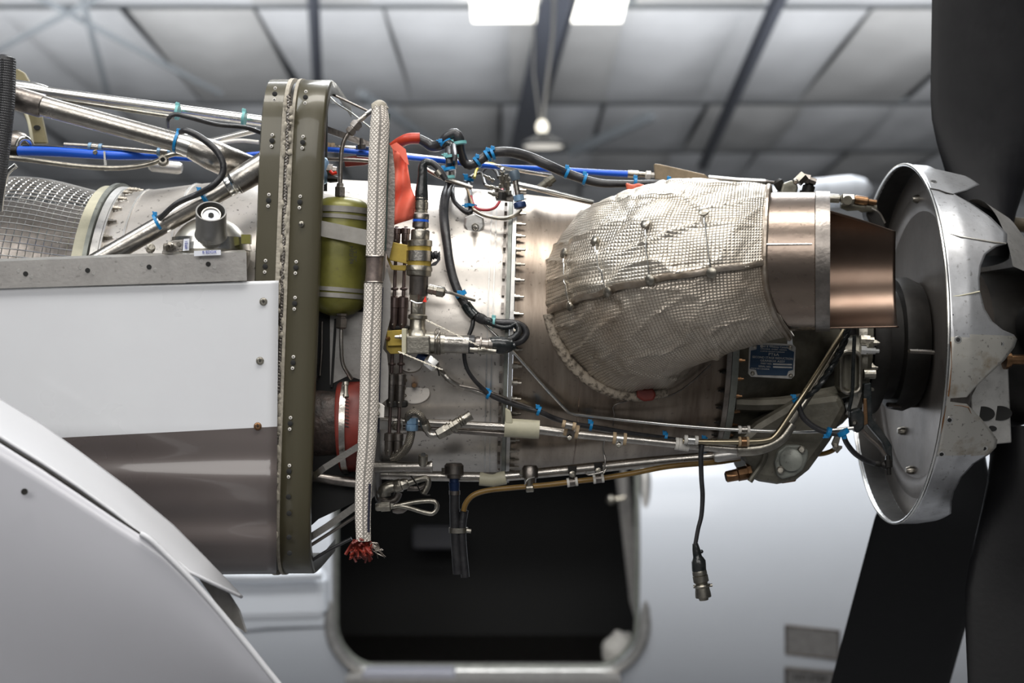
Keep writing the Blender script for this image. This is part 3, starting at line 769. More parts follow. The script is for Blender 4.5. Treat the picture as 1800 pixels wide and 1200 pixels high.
for j in range(len(angs) - 1):
    for i in range(N):
        p = j*(N+1)+i; Fc.append((p, p+1, p+N+2, p+N+1))
sh = mk('spinner_shell', (V, Fc, None), [spin_out, spin_low], sp, angle=50)
for p in sh.data.polygons:
    c = p.center + wloc(sh); X, Y = proj(c)
    p.material_index = 1 if (Y > 590 and Y < 800 and c.y < 0) else 0
so = sh.modifiers.new('thick', 'SOLIDIFY'); so.thickness = .003; so.offset = -1
mk('rim_bead', sweep([E(.618, .2875, a) for a in range(0, 361, 4)], .0028, 8), steel_bright, sp)
mk('back_plate', lathe_g(E(.621, 0, 0), E(.821, 0, 0), [(.17, .283), (.20, .272), (.19, .262), (.16, .24), (.15, .225), (.19, .205), (.30, .185), (.42, .165), (.47, .145), (.52, .125), (.60, .12)], 96), spin_in, sp)
mk('inner_liner', lathe_g(E(.621, 0, 0), E(.821, 0, 0), [(0, .2855), (.03, .2845), (.175, .2835)], 72, 1.0, 78, 204), dark_m, sp)
def on_plate(px, py): 
    # ray to the plane of the back plate
    y = -.3
    while y < .3:
        p = W(px, py, y) - A0; s = p.dot(ADIR)
        r = (p - ADIR*s).length
        if s > .621 + .2*(.17): return (px, py, y)
        y += .004
    return (px, py, 0)
for x, y in ((1617, 350), (1590, 757), (1605, 826)): 
    a = on_plate(x, y); p = W(*a)
    mk('plate_screw', lathe_g(p, p - ADIR*.012, [(0, .007), (.5, .007), (1, .004)], 12), bolt_m, sp)
for (x, y) in ((1658, 352), (1671, 400), (1742, 410), (1684, 597), (1758, 604), (1679, 669), (1669, 738), (1655, 798), (1730, 788), (1641, 319)):
    yy = hit(x, y, 0, SPROF)
    if yy is None: continue
    p = W(x, y, yy); n = (p - A0); n = (n - ADIR*n.dot(ADIR)).normalized()
    mk('screw_hole', lathe_g(p - n*.0005, p + n*.0008, [(0, .0032), (1, .0030)], 12), void_m, sp)
    mk('hole_dimple', lathe_g(p - n*.0008, p + n*.0004, [(0, .0058), (1, .0052)], 14), steel_bright, sp)
def on_sp(px, py, off=.0012): return W(px, py, hit(px, py, off, SPROF) or 0)
mk('lap_joint', sweep([on_sp(x, y) for x, y in ((1634, 331), (1650, 334), (1664, 339), (1676, 342))], .0012, 6), dark_m, sp)
mk('panel_edge', sweep([on_sp(x, y) for x, y in ((1661, 408), (1690, 416), (1720, 421), (1750, 426), (1768, 428))], .0012, 6), spin_low, sp)
mk('panel_edge', sweep([on_sp(x, y) for x, y in ((1668, 521), (1685, 520), (1705, 516), (1722, 512))], .0012, 6), cream_m, sp)
mk('rotation_arrow', join(slab_g([(1674.5, 552), (1676.5, 552), (1676.5, 566), (1680, 565), (1676, 574), (1671, 565), (1674.5, 566)], on_sp(1675, 563).y - .0004, .0006)), ink, sp, smooth=False)
mk('rust_stain', sweep([on_sp(x, y, .0006) for x, y in ((1671, 600), (1672, 640), (1669, 680), (1667, 696))], .0028, 6, True, .3), rust, sp)
mk('rust_stain', sweep([on_sp(x, y, .0006) for x, y in ((1676, 712), (1690, 713), (1702, 716), (1706, 726))], .0022, 6, True, .3), rust, sp)
mk('rust_stain', sweep([on_sp(x, y, .0006) for x, y in ((1662, 712), (1658, 740), (1652, 765))], .0028, 6, True, .3), rust, sp)
# hub with the drilled counterweight bracket
hb = thing('propeller', E(.82, 0, 0), 'black bladed propeller with dark hub and drilled steel bracket', 'propeller')
mk('hub_body', lathe_g(E(.69, 0, 0), E(.93, 0, 0), [(0, .05), (.05, .11), (.5, .13), (.9, .10), (1, .05)], 48), dark_m, hb)
br = [(1688, 668), (1772, 640), (1778, 700), (1778, 782), (1744, 784), (1720, 745), (1702, 716)]
bg = mk('drilled_bracket', slab_g([(1706, 690), (1728, 655), (1772, 618), (1775, 690), (1779, 778), (1748, 781), (1708, 735)], -.155, .012), alu, hb, smooth=False, bevel=.002)
for x, y, rx, rz in ((1728, 727, 13, 20), (1757, 726, 13, 21), (1744, 753, 5, 8)):
    mk('lightening_hole', turn_g((x, y, -.150), (x, y, -.1565), [(0, rz), (1, rz)], 24, rx/rz), void_m, bg)
mk('hub_stud', turn_g((1765, 632, -.18), (1800, 632, -.18), [(0, 17), (.15, 17), (.16, 14), (.3, 14), (.31, 9), (1, 9)], 16), brass, hb)
mk('grease_fitting', turn_g((1738, 366, .02), (1757, 377, .02), [(0, 8), (.3, 8), (.32, 5), (.6, 5), (.62, 6.5), (1, 5)], 10), brass, hb)
mk('hub_cover', lathe_g(E(.735, .0, 0), E(.85, 0, 0), [(0, .236), (.33, .214), (.69, .165), (1, .10)], 40, start=-140, arc=110), alu, hb)
mk('hub_arm', tube_g([(1770, 392, .05), (1815, 398, .05)], 13, 12, 1), olive, hb)
def blade(ang, slo, c0, c1, L, lab, tw0=0.0, tw1=0.0, lead=0.0, root=.14, th=.016, mats=prop_black, sh=()):
    """ang: direction in the propeller plane (0 = toward camera, 90 up); chord runs along the shaft when tw = 90"""
    n = 22; V, Fc, seg = [], [], 24
    c = math.radians(ang); dirv = Vector((0, -1, 0))*math.cos(c) + AUP*math.sin(c); tanv = dirv.cross(ADIR)
    for i in range(n + 1):
        f = i/n; r = root + (L - root)*f
        g = min(1, f*3.2); g = g*g*(3-2*g)
        ch = (.034*(1-g) + c0*g) * (1 + (c1/c0 - 1)*f)
        tk = .05*(1-g) + th*g*(1-.6*f)
        if f > .93: ch *= math.sqrt(max(.02, 1-((f-.93)/.07)**2))
        tw = math.radians(tw0 + (tw1-tw0)*f)
        cd = ADIR*math.cos(tw) + tanv*math.sin(tw); td = cd.cross(dirv)
        ctr = A0 + ADIR*(slo + lead*f) + dirv*r
        for k in range(seg):
            a = 2*PI*k/seg
            V.append(ctr + cd*math.cos(a)*ch + td*math.sin(a)*tk*(1+.25*math.cos(a)))
    for i in range(n):
        for k in range(seg):
            p, q = i*seg+k, i*seg+(k+1) % seg; Fc.append((p, q, q+seg, p+seg))
    Fc.append(tuple(range(seg-1, -1, -1))); Fc.append(tuple(range(n*seg, (n+1)*seg)))
    o = mk('blade', (V, Fc, None), mats, hb, angle=50)
    return o
blade(98, .765, .094, .118, 1.0, 'black propeller blade pointing up at the top right corner', 6, 2, .05)
blade(229, .765, .098, .122, 1.05, 'black propeller blade pointing down beneath the spinner rim, the farther one', 8, 2, .03)
blade(285, .80, .085, .125, 1.05, 'black propeller blade pointing down at the lower right corner, the nearer one', 8, 4, .03)
blade(14, .80, .085, .12, .95, 'glossy black propeller blade reaching toward the camera from the round spinner cut-out', -24, -14, .02)
# ---------------- composite firewall ring ----------------
fw = thing('firewall_ring', W(505, 572, -.2), 'olive-brown composite firewall ring with beige sealant and a wire gasket', 'firewall')
def lean(py, x0): return x0 - (py - 150) * .0365       # leaning near-vertical edges
def fsec(w, h, n=8, k=90):
    out = []
    for i in range(k + 1):
        a = -PI/2 + PI * i / k        # near half only: from below, round the camera side, to the top
        ca, sa = math.cos(a), math.sin(a)
        out.append((-w * abs(ca)**(2/n), h * math.copysign(abs(sa)**(2/n), sa)))
    return out
FWY, FWH = .315, .360
def band(name, x0, x1, dr0, dr1, m, parent, zc=573, kind=None):
    """strip of the ring between picture columns x0..x1 (at row 150), proud by dr metres"""
    prof = [(x0, -.02), (x0, dr0), (x0 + (x1-x0)*.06, dr1), (x1 - (x1-x0)*.06, dr1), (x1, dr0), (x1, -.02)]
    V, Fc = [], []; sec = fsec(FWY, FWH); m_ = len(sec)
    for x, d in prof:
        for y, z in sec:
            n = Vector((0, y / FWY, z / FWH)); n.normalize()
            py = 573 - z * F / (D - FWY)
            X = lean(py, x)
            b = W(X, 573, -FWY)
            V.append(Vector((b.x, y, W(0, zc, -FWY).z + z)) + n * d)
    for i in range(len(prof) - 1):
        for k in range(m_ - 1):
            p = i*m_ + k; Fc.append((p, p+1, p+m_+1, p+m_))
    return mk(name, (V, Fc, None), m, parent, angle=50)
b1 = band('rear_band', 460, 499, .000, .004, olive, fw)
b2 = band('front_band', 514, 572, .000, .003, olive, fw)
band('gasket_bed', 497, 516, -.002, -.001, dark_m, fw)
band('sealant_strip', 497, 505, .004, .0055, seal_m, fw)
band('sealant_strip', 513, 519, .003, .005, seal_m, fw)
def ring_pt(x, py, d=.004):
    return W(lean(py, x), py, -FWY - d)
sp_pts = []
for i in range(0, 405):
    py = 166 + i*2
    sp_pts.append(ring_pt(509 + 1.3*math.sin(i*2.3), py, .002))
mk('wire_gasket', sweep(sp_pts, .0032, 7), spring_m, fw)
rnd = random.Random(3)
lump = []
for i in range(90):
    py = rnd.uniform(168, 968); x = rnd.choice((503.5, 512.5)) + rnd.uniform(-1.6, 1.6)
    lump.append(ball_g(ring_pt(x, py, .004), rnd.uniform(.0018, .004), 7, 4, .5, rnd.uniform(1, 3)))
mk('sealant_lumps', join(*lump), seal_m, fw, kind='stuff')
def fast(px, py, par, screw=False, r=4.6, pair=True, dy=10):
    P = W(px, py, -FWY - .0046)
    nrm = Vector((0, -1, 0)); k = M(1, -FWY)
    if screw:
        o = mk('screw', lathe_g(P, P + nrm*.002, [(0, 5*k), (.6, 5*k), (1, 3.6*k)], 18), nickel, par)
        mk('cross_slot', join(box_g(P + nrm*.0021, Vector((3*k, 0, 0)), Vector((0, .0002, 0)), Vector((0, 0, .6*k))), box_g(P + nrm*.0021, Vector((.6*k, 0, 0)), Vector((0, .0002, 0)), Vector((0, 0, 3*k)))), void_m, o, smooth=False)
        return
    o = mk('bolt_hole', lathe_g(P, P + nrm*.0006, [(0, r*k), (.5, r*k), (1, r*.8*k)], 14), void_m, par)
    if pair:
        for sg in (-1, 1):
            q = P + Vector((.0006*sg, 0, dy*k*sg))
            mk('rivet', lathe_g(q, q + nrm*.0012, [(0, 3.2*k), (.7, 2.9*k), (1, 1.3*k), (.6, 1.2*k)], 10), whitec, par)
            mk('rivet_bore', lathe_g(q, q + nrm*.0008, [(0, 1.2*k), (1, 1.2*k)], 8), void_m, par)
for x, y in ((483, 165), (478, 247), (472, 352), (466, 468)): fast(x, y, b1)
for x, y in ((537, 171), (532, 250), (527, 355), (520, 470), (518, 533), (515, 637), (510, 744), (508, 828), (507, 873), (508, 902), (508, 944), (509, 972)): fast(x, y, b2, pair=y < 840)
fast(530, 394, b2, True)
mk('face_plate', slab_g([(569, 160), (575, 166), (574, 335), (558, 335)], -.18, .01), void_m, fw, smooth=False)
# accessory wall between ring and shroud; black sheet stands in for the shaded interior
fr = thing('bulkhead', W(590, 700, -.24), 'bulkhead with a black sheet for the shaded gap behind the green bottle', 'bulkhead')
mk('interior_dark_sheet', slab_g([(544, 540), (664, 540), (655, 862), (628, 880), (560, 912), (540, 930)], -.246, .01), void_m, fr, smooth=False)  # black sheet hides the case, its colour stands in for interior shade
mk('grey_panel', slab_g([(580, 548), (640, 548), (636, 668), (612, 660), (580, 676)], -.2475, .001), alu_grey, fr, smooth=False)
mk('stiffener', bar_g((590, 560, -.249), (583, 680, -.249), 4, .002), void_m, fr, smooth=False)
mk('side_fitting', turn_g((553, 640, -.255), (553, 668, -.255), [(0, 6), (.2, 6), (.25, 4), (.7, 4), (.75, 7), (1, 7)], 12), dark_m, fr)
mk('side_line', tube_g([(566, 565, -.255), (565, 620, -.255), (562, 660, -.255)], 2.2, 8), steel_dark, fr)

# ---------------- green fire bottle ----------------
gb = thing('green_bottle', W(598, 450, -.2), 'olive green pressure bottle with round ends between ring and shroud', 'bottle')
ga, gz = (604, 347, -.256), (592, 555, -.256)
mk('shell', turn_g(ga, gz, [(0, 14), (.012, 30), (.035, 40), (.075, 47), (.12, 49.5), (.8, 49.5), (.87, 48), (.93, 42), (.975, 30), (1, 13)], 48), green_b, gb)
mk('clamp_band', turn_g((603, 366, -.256), (602.5, 376, -.256), [(0, 48), (0, 51.5), (1, 51.5), (1, 48)], 48), clamp_grey, gb)
mk('clamp_band', turn_g((602, 380, -.256), (601.5, 387, -.256), [(0, 48), (0, 51.5), (1, 51.5), (1, 48)], 48), clamp_grey, gb)
mk('clamp_band', turn_g((594.5, 506, -.256), (594, 513, -.256), [(0, 48), (0, 51.5), (1, 51.5), (1, 48)], 48), clamp_grey, gb)
mk('clamp_band', turn_g((594, 516, -.256), (593.5, 524, -.256), [(0, 48), (0, 51), (1, 51), (1, 48)], 48), clamp_grey, gb)
mk('diagonal_strap', bar_g((548, 398, -.303), (646, 418, -.303), 27, .0015), clamp_grey, gb, smooth=False)
for i, b in enumerate(('MFD 04', '1T 7C')): text('stencil', b, (617 + i*6, 448, -.2995), 7, void_m, gb, rot=(PI/2, PI/2, 0))
mk('bottom_nut', turn_g((601, 551, -.274), (600, 578, -.274), [(0, 10), (.15, 10), (.2, 8), (.3, 8), (.32, 10.5), (.9, 10.5), (1, 7)], 6), steel_dark, gb)
mk('outlet_tube', tube_g([(600, 575, -.274), (600, 610, -.274), (603, 640, -.27), (618, 666, -.26)], 3.6, 10), steel, gb)
mk('top_nut', turn_g((598, 350, -.274), (598, 322, -.274), [(0, 7), (.15, 7), (.18, 10), (.75, 10), (.8, 7.5), (1, 6)], 6), steel, gb)
mk('inlet_tube', tube_g([(598, 326, -.274), (599, 290, -.274), (601, 262, -.274), (607, 243, -.274), (619, 226, -.274)], 3.8, 10), steel_dark, gb)
mk('elbow_nut', turn_g((613, 236, -.274), (632, 214, -.274), [(0, 6), (.1, 10), (.35, 10), (.38, 8), (.5, 8), (.52, 11), (.85, 11), (1, 6)], 6), steel_dark, gb)
mk('elbow_end', tube_g([(630, 214, -.274), (640, 205, -.274), (652, 196, -.256)], 5, 10), steel, gb)
# round plug and red marked actuator at the ring's forward edge
pg = thing('round_plug', W(570, 300, -.2), 'round dark and silver plug with red paint beside the inlet tube of the green bottle', 'plug')
mk('plug_body', turn_g((560, 300, -.2), (578, 300, -.2), [(0, 34), (.3, 34), (.35, 26), (.8, 22), (1, 16)], 28, .6), lt_blue, pg)
mk('plug_core', turn_g((574, 300, -.2), (592, 301, -.2), [(0, 13), (.6, 12), (.62, 9), (1, 8)], 8), steel_dark, pg)
mk('red_seal', tube_g([(580, 300, -.222), (585, 305, -.222), (592, 303, -.222)], 3, 8), seal_red, pg)
mk('end_cap', turn_g((576, 314, -.21), (594, 315, -.21), [(0, 6), (.3, 7), (1, 5)], 8), dark_m, pg)
def pipe(name, pts, r, m, label, cat='pipe', seg=12, sub=6, group=None): return mk(name, tube_g(pts, r, seg, sub), m, label=label, cat=cat, group=group)
pr = thing('push_rod', W(600, 262, -.12), 'short cream-collared push rod bridging ring and white woven sleeve', 'rod')
mk('rod', tube_g([(568, 258, -.12), (606, 260, -.12), (660, 264, -.12)], 5, 10, 1), steel, pr)
mk('collar', turn_g((573, 259, -.12), (589, 260, -.12), [(0, 6), (.1, 9), (.4, 9), (.5, 7), (.6, 9), (.9, 9), (1, 6)], 16), tan_m, pr)
pipe('thin_fuel_pipe', [(570, 279, -.10), (620, 281, -.10), (662, 284, -.10)], 3.2, steel_dark, 'thin brown-grey pipe just below the cream-collared push rod')
rb = thing('rod_bracket', W(633, 262, -.15), 'small dark bracket with a pointed nut behind the white woven sleeve', 'bracket')
mk('bracket_plate', slab_g([(625, 255), (650, 258), (650, 276), (626, 274)], -.14, .01), navy, rb, smooth=False, bevel=.001)
mk('bracket_nut', turn_g((636, 262, -.15), (635, 243, -.15), [(0, 8), (.4, 8), (.45, 4), (1, 3)], 6), steel_dark, rb)
mk('flat_brace', bar_g((570, 226, -.1), (650, 255, -.1), 11, .003), steel_dark, smooth=False, label='flat grey brace slanting right from the ring to the small dark bracket', cat='brace')
pipe('tension_wire', [(569, 158, -.26), (592, 182, -.26), (620, 200, -.25), (655, 228, -.25)], 1.5, steel_bright, 'bright thin wire from the ring top down to the white woven sleeve', 'wire')
pipe('tension_rod', [(575, 162, -.2), (610, 178, -.2), (648, 196, -.2)], 2.2, steel_dark, 'dull thin rod from the ring top to the sleeve elbow, above the bright wire', 'rod')

# ---------------- woven sleeve shroud seal ----------------
ws = thing('woven_seal', W(655, 575, -.26), 'long vertical off-white woven glass sleeve with a torn top and frayed red foot', 'seal')
sy = -.30
P = [(667, 186, sy), (668, 215, sy), (665, 270, sy), (663, 330, sy), (661, 400, sy), (659, 450, sy)]
mk('sleeve', tube_g(P, [13, 17, 17, 16.5, 16.5, 16], 24, 8), fibre, ws)
P = [(656, 496, sy), (655, 540, sy), (652, 600, sy), (650, 660, sy), (648, 720, sy), (645, 780, sy), (640, 840, sy), (638, 900, sy), (639, 950, sy)]
mk('sleeve', tube_g(P, [16, 16, 17, 17, 17, 16.5, 15, 14, 13], 24, 8), fibre, ws)
mk('splice_band', tube_g([(658.5, 449, sy), (658, 472, sy), (656.5, 498, sy)], [15.5, 14.5, 15.5], 24, 4), mat('stained_splice_tape', (.25, .2, .18), .6, .4, .5, 90), ws)
for y0, x0 in ((451, 658.5), (496, 656.5)): mk('splice_wire', turn_g((x0, y0-1.5, sy), (x0, y0+1.5, sy), [(0, 16.5), (.5, 17.5), (1, 16.5)], 24), steel_dark, ws)
mk('torn_cap', join(turn_g((667, 189, sy), (667, 176, sy), [(0, 14), (.5, 13), (.8, 9), (1, 4)], 9), turn_g((660, 192, sy-.004), (657, 180, sy), [(0, 7), (.7, 6), (1, 1)], 7), turn_g((676, 192, sy), (673, 180, sy), [(0, 8), (.7, 5), (1, 1)], 7)), seal_m, ws)
fr_ = []
rnd = random.Random(11)
for i in range(46):
    a = rnd.uniform(-1, 1); x = 636 + rnd.uniform(-16, 14); y = 952 + rnd.uniform(-6, 8)
    fr_.append(tube_g([(x, y, sy + rnd.uniform(-.012, .012)), (x + rnd.uniform(-8, 8), y + rnd.uniform(6, 12), sy), (x + rnd.uniform(-14, 14), y + rnd.uniform(14, 30), sy + rnd.uniform(-.02, .02))], rnd.uniform(1.2, 3.2), 5, 2))
mk('frayed_red_core', join(*fr_), red_sleeve, ws, kind='stuff')
fr_ = [tube_g([(650, 955, sy), (658 + rnd.uniform(-4, 6), 962 + rnd.uniform(-8, 8), sy), (664 + rnd.uniform(-4, 14), 968 + rnd.uniform(-14, 16), sy)], .8, 4, 2) for i in range(16)]
mk('frayed_wires', join(*fr_), steel_dark, ws, kind='stuff')
mk('edge_stitching', tube_g([(684, 200, sy+.012), (681, 300, sy+.012), (677, 440, sy+.012)], 2.2, 6), mat('dark_green_stitching', (.05, .08, .07)), ws)
mk('edge_stitching', tube_g([(672, 505, sy+.01), (668, 620, sy+.01), (665, 760, sy+.01)], 2.2, 6), ink, ws)
mk('grease_stain', tube_g([(650, 850, sy-.0125), (649, 880, sy-.0122), (648, 910, sy-.0119), (648, 935, sy-.0115)], 2.4, 6), ink, ws)
# baffle sheets behind the sleeve
bf = thing('shroud_baffle', W(672, 480, -.1), 'grey sheet baffle curving out behind the white woven sleeve', 'baffle')
def xplane(name, xs, ys, y0, y1, m, par):
    """sheet running in depth: picture column list at the near edge for rows ys, from depth y0 to y1"""
    V, Fc = [], []
    for x, y in zip(xs, ys):
        a = W(x, y, y0); V += [a, Vector((a.x, y1, a.z * (1 if y1 < 0 else .98)))]
    for i in range(len(xs)-1): Fc.append((2*i, 2*i+1, 2*i+3, 2*i+2))
    o = mk(name, (V, Fc, None), m, par); s_ = o.modifiers.new('t', 'SOLIDIFY'); s_.thickness = .002
    return o
xplane('baffle_web', [672, 672, 668, 664, 660, 655, 650, 648], [250, 300, 400, 500, 600, 700, 800, 880], -.298, -.03, alu_grey, bf)
mk('upper_flap', slab_g([(680, 245), (690, 262), (694, 300), (694, 360), (692, 420), (684, 455), (676, 440), (676, 300)], -.285, .004), steel_dark, bf, smooth=False)
mk('lower_flap', slab_g([(672, 612), (680, 622), (683, 650), (682, 700), (668, 712), (662, 706)], -.288, .004), alu_grey, bf, smooth=False)
mk('middle_flap', slab_g([(680, 470), (687, 500), (686, 560), (676, 600), (668, 640), (664, 700), (668, 520)], -.275, .004), alu_grey, bf, smooth=False)
mk('hinge_tab', slab_g([(662, 706), (670, 709), (676, 713), (675, 734), (662, 734)], -.298, .004), whitec, bf, smooth=False, bevel=.001)
for y0 in (713, 727): mk('tab_rivet', turn_g((664, y0, -.298), (664, y0, -.304), [(0, 4.5), (.5, 4), (1, 2)], 10), nickel, bf)
# red sleeve, hose clamp and brown duct under the bottle
rs = thing('red_coupling', W(616, 750, -.17), 'dark red rubber coupling with a steel worm clamp left of the woven sleeve', 'hose')
mk('coupling', turn_g((606, 668, -.2), (604, 668, -.2), [(0, 1), (1, 1)], 3), red_sleeve, rs)
bpy.data.objects.remove(rs.children[0])
V = lathe_g(W(598, 750, -.235), W(650, 748, -.235), [(0, .064), (.06, .066), (.9, .066), (1, .064)], 48)
mk('coupling', V, red_sleeve, rs)
mk('worm_clamp', lathe_g(W(605, 750, -.235), W(615, 750, -.235), [(0, .067), (0, .0685), (1, .0685), (1, .067)], 48), steel, rs)
mk('clamp_slots', join(*[bar_g((606, 700+i*6, -.3036), (613, 702+i*6, -.3036), 1.6, .0006) for i in range(9)]), void_m, rs, smooth=False)
mk('clamp_screw', turn_g((608, 672, -.298), (608, 698, -.306), [(0, 5.5), (.2, 5.5), (.22, 4), (.8, 4), (.82, 5.5), (1, 5.5)], 10), nickel, rs)
dct = mk('brown_duct', lathe_g(W(525, 742, -.225), W(603, 742, -.225), [(0, .050), (.5, .052), (1, .050)], 40), mat('brown_fibre_duct', (.085, .06, .05), .2, .5, 0, 60, 1, 120, col2=(.03, .025, .022)), label='dark brown fibre duct running from the ring into the red coupling', cat='duct')
strap_data = [((541, 845, -.29), (570, 822, -.305), (632, 783, -.305), 11, 'upper flat grey strap slanting up right from the ring foot across the red coupling'),
              ((539, 948, -.275), (575, 925, -.275), (626, 889, -.275), 12, 'lower flat grey strap slanting up right from the ring foot to the frayed sleeve')]
for a, b, c, w, lb in strap_data:
    mk('flat_strap', join(bar_g(a, b, w, .001), bar_g(b, c, w, .001)), steel, smooth=False, label=lb, cat='strap', group='flat straps at the ring foot')
pipe('grey_rod', [(540, 962, -.26), (590, 930, -.26), (628, 905, -.26)], 3, steel_dark, 'thin grey rod under the lower flat strap', 'rod')
pipe('black_stay', [(540, 990, -.26), (575, 968, -.26), (618, 946, -.26)], 3, black_m, 'thin black stay under the grey rod near the frayed sleeve', 'cable')
mk('grey_tube', tube_g([(540, 836, -.262), (600, 845, -.262), (640, 849, -.262)], 9, 12), steel_dark, label='dark grey tube crossing behind the upper flat strap', cat='pipe')

# ---------------- engine mount tubes, hoses and wiring at the left ----------------
mt = thing('mount_tube', W(200, 230, -.2), 'thick steel engine mount tube slanting down right from the padded post', 'mount tube')
ym = -.25
mk('socket', turn_g((18, 170, ym), (76, 187, ym), [(0, 21), (.97, 21), (1, 19.5)], 32), steel_dark, mt)
mk('tube', turn_g((74, 186, ym), (322, 253, ym), [(0, 18.5), (.06, 18.5), (.07, 18), (.93, 17.5), (.94, 18.5), (1, 18.5)], 32), steel, mt)
mk('sleeve_end', turn_g((316, 251, ym), (342, 259, ym), [(0, 19.5), (.4, 19.5), (.42, 20.5), (.75, 20.5), (1, 22)], 32), steel_bright, mt)
mk('node_cone', tube_g([(338, 258, ym), (372, 272, ym), (410, 288, ym+.02), (460, 302, ym+.05)], [22, 27, 27, 20], 32), steel, mt)
mt2 = thing('mount_tube', W(310, 380, -.25), 'thick steel mount tube rising right from the grey channel to the ring', 'mount tube')
mk('tube', turn_g((160, 466, ym-.02), (412, 322, ym-.02), [(0, 17), (.98, 17.5), (1, 16.5)], 32), steel, mt2)
mk('collar', turn_g((400, 329, ym-.02), (418, 319, ym-.02), [(0, 18), (.1, 19), (.5, 19), (.6, 21), (1, 22)], 32), steel_bright, mt2)
mk('tube_end', turn_g((414, 321, ym-.02), (470, 288, ym-.02), [(0, 22), (1, 24)], 32), steel, mt2)
mt3 = thing('upper_stay_tube', W(260, 186, -.1), 'slim bright steel stay tube along the top left, tied with pale teal ties', 'mount tube')
mk('tube', turn_g((80, 161, -.12), (470, 214, -.12), [(0, 9.5), (1, 9.5)], 20), steel_bright, mt3)
mk('end_fitting', turn_g((22, 152, -.12), (84, 162, -.12), [(0, 13), (.6, 14), (.9, 12), (1, 10)], 20), steel_bright, mt3)
mk('lower_line', turn_g((110, 176, -.10), (305, 206, -.10), [(0, 3.5), (1, 3.5)], 10), nickel, mt3)
mk('short_tube', tube_g([(370, 248, -.1), (410, 238, -.1), (452, 228, -.1)], 6, 10, 1), steel_bright, label='short bright tube rising right behind the mount node', cat='pipe')
pipe('white_lead', [(385, 252, -.12), (420, 247, -.12), (455, 250, -.12)], 3.5, whitec, 'pale grey lead arching behind the mount node beside the ring', 'cable')
pp = thing('padded_post', W(5, 200, -.3), 'black textured padded post at the upper left edge', 'post')
rub = mat('ribbed_black_padding', (.05, .05, .055), .2, .45); weave(rub, .0035, .0022, .9, .0008, dark=(.01, .01, .01), power=.8)
mk('padding', tube_g([(9, 106, -.3), (6, 180, -.3), (-4, 280, -.3), (-14, 360, -.3)], [18.5, 19.5, 19, 17], 28), rub, pp)
mk('post_cap', turn_g((9, 108, -.3), (10, 97, -.3), [(0, 18.5), (.6, 17), (1, 9)], 28), black_m, pp)
ob = thing('olive_bracket', W(50, 190, -.1), 'olive painted curved mount bracket behind the padded post', 'bracket')
ol2 = mat('khaki_primer', (.20, .17, .085), .1, .45, .3, 30)
mk('bracket_plate', slab_g([(18, 128), (30, 120), (42, 127), (52, 145), (60, 170), (70, 196), (76, 222), (82, 252), (56, 252), (50, 222), (40, 198), (22, 170)], -.06, .012), ol2, ob, smooth=False, bevel=.002)
mk('bracket_rib', tube_g([(20, 170, -.075), (38, 186, -.075), (50, 212, -.075), (57, 250, -.075)], 3, 8), cream_m, ob)
mk('bracket_hole', turn_g((65, 224, -.06), (65, 224, -.0625), [(0, 6), (1, 6)], 14, .7), void_m, ob)
mk('inner_ring', turn_g((22, 232, -.1), (30, 262, -.1), [(0, 10), (.3, 22), (.7, 26), (1, 24)], 24), steel_dark, ob)
pipe('silver_elbow_hose', [(30, 262, -.2), (34, 248, -.2), (44, 242, -.2), (54, 252, -.19), (60, 268, -.18)], 5, steel_bright, 'bright bent tube curling beside the padded post')
pipe('silver_line', [(0, 372, -.27), (4, 335, -.27), (12, 305, -.27), (28, 290, -.27)], 5, steel_bright, 'bright curved line running down the left edge over the screen')
# blue hose
bh = thing('blue_hose', W(560, 280, -.1), 'long bright blue hose running along the top of the engine', 'hose')
yb = -.14
mk('hose', tube_g([(30, 265, -.2), (100, 267, -.2), (200, 273, -.2), (280, 274, -.18), (360, 279, -.16), (460, 270, yb), (560, 262, yb), (680, 273, yb), (760, 281, yb), (860, 292, yb+.05), (960, 297, -.05), (1050, 303, -.05), (1106, 306, -.05)], [8.5, 8.5, 8, 7, 4.5, 4.5, 4.5, 4.5, 4.5, 4.5, 5, 5.5, 6], 14), blue_m, bh)
mk('black_end', turn_g((4, 264, -.2), (32, 265, -.2), [(0, 9), (1, 9.5)], 14), dark_m, bh)
mk('ferrule', turn_g((1103, 305.6, -.05), (1135, 307, -.05), [(0, 6), (.05, 6.8), (.6, 6.6), (.62, 5), (1, 4.6)], 16), nickel, bh)
mk('end_nut', turn_g((1134, 307, -.05), (1150, 308, -.05), [(0, 5), (.1, 8), (.6, 8), (.65, 5), (1, 5)], 6), whitec, bh)
lk = thing('control_link', W(1250, 315, -.05), 'tan wedge shaped lever plate and silver rod above the foil blanket', 'control linkage')
mk('wedge_plate', slab_g([(1150, 287), (1160, 288), (1240, 306), (1252, 320), (1180, 320), (1152, 316)], -.06, .012), mat('tan_cast_lever', (.25, .19, .12), .3, .5, .3, 60), lk, smooth=False, bevel=.002)
mk('silver_rod', tube_g([(1245, 312, -.05), (1300, 317, -.05), (1345, 319, -.05)], 4.5, 12, 1), steel_bright, lk)
mk('rod_tip', turn_g((1335, 319, -.05), (1372, 322, -.05), [(0, 3.5), (.4, 4), (.45, 3), (1, 3)], 8), steel_dark, lk)
fc = thing('fuel_control_cluster', W(1402, 322, -.05), 'dark oily bolted fitting cluster above the steel exhaust collar', 'fitting')
mk('clevis', turn_g((1365, 316, -.06), (1376, 334, -.06), [(0, 5), (.2, 9), (.7, 9), (1, 6)], 8), dark_m, fc)
mk('block', slab_g([(1376, 322), (1392, 316), (1400, 318), (1404, 330), (1400, 342), (1372, 340)], -.07, .04), gearbox_m, fc, smooth=False, bevel=.003)
mk('hex_nut', turn_g((1402, 320, -.07), (1414, 308, -.07), [(0, 10), (1, 10)], 6), bolt_m, fc)
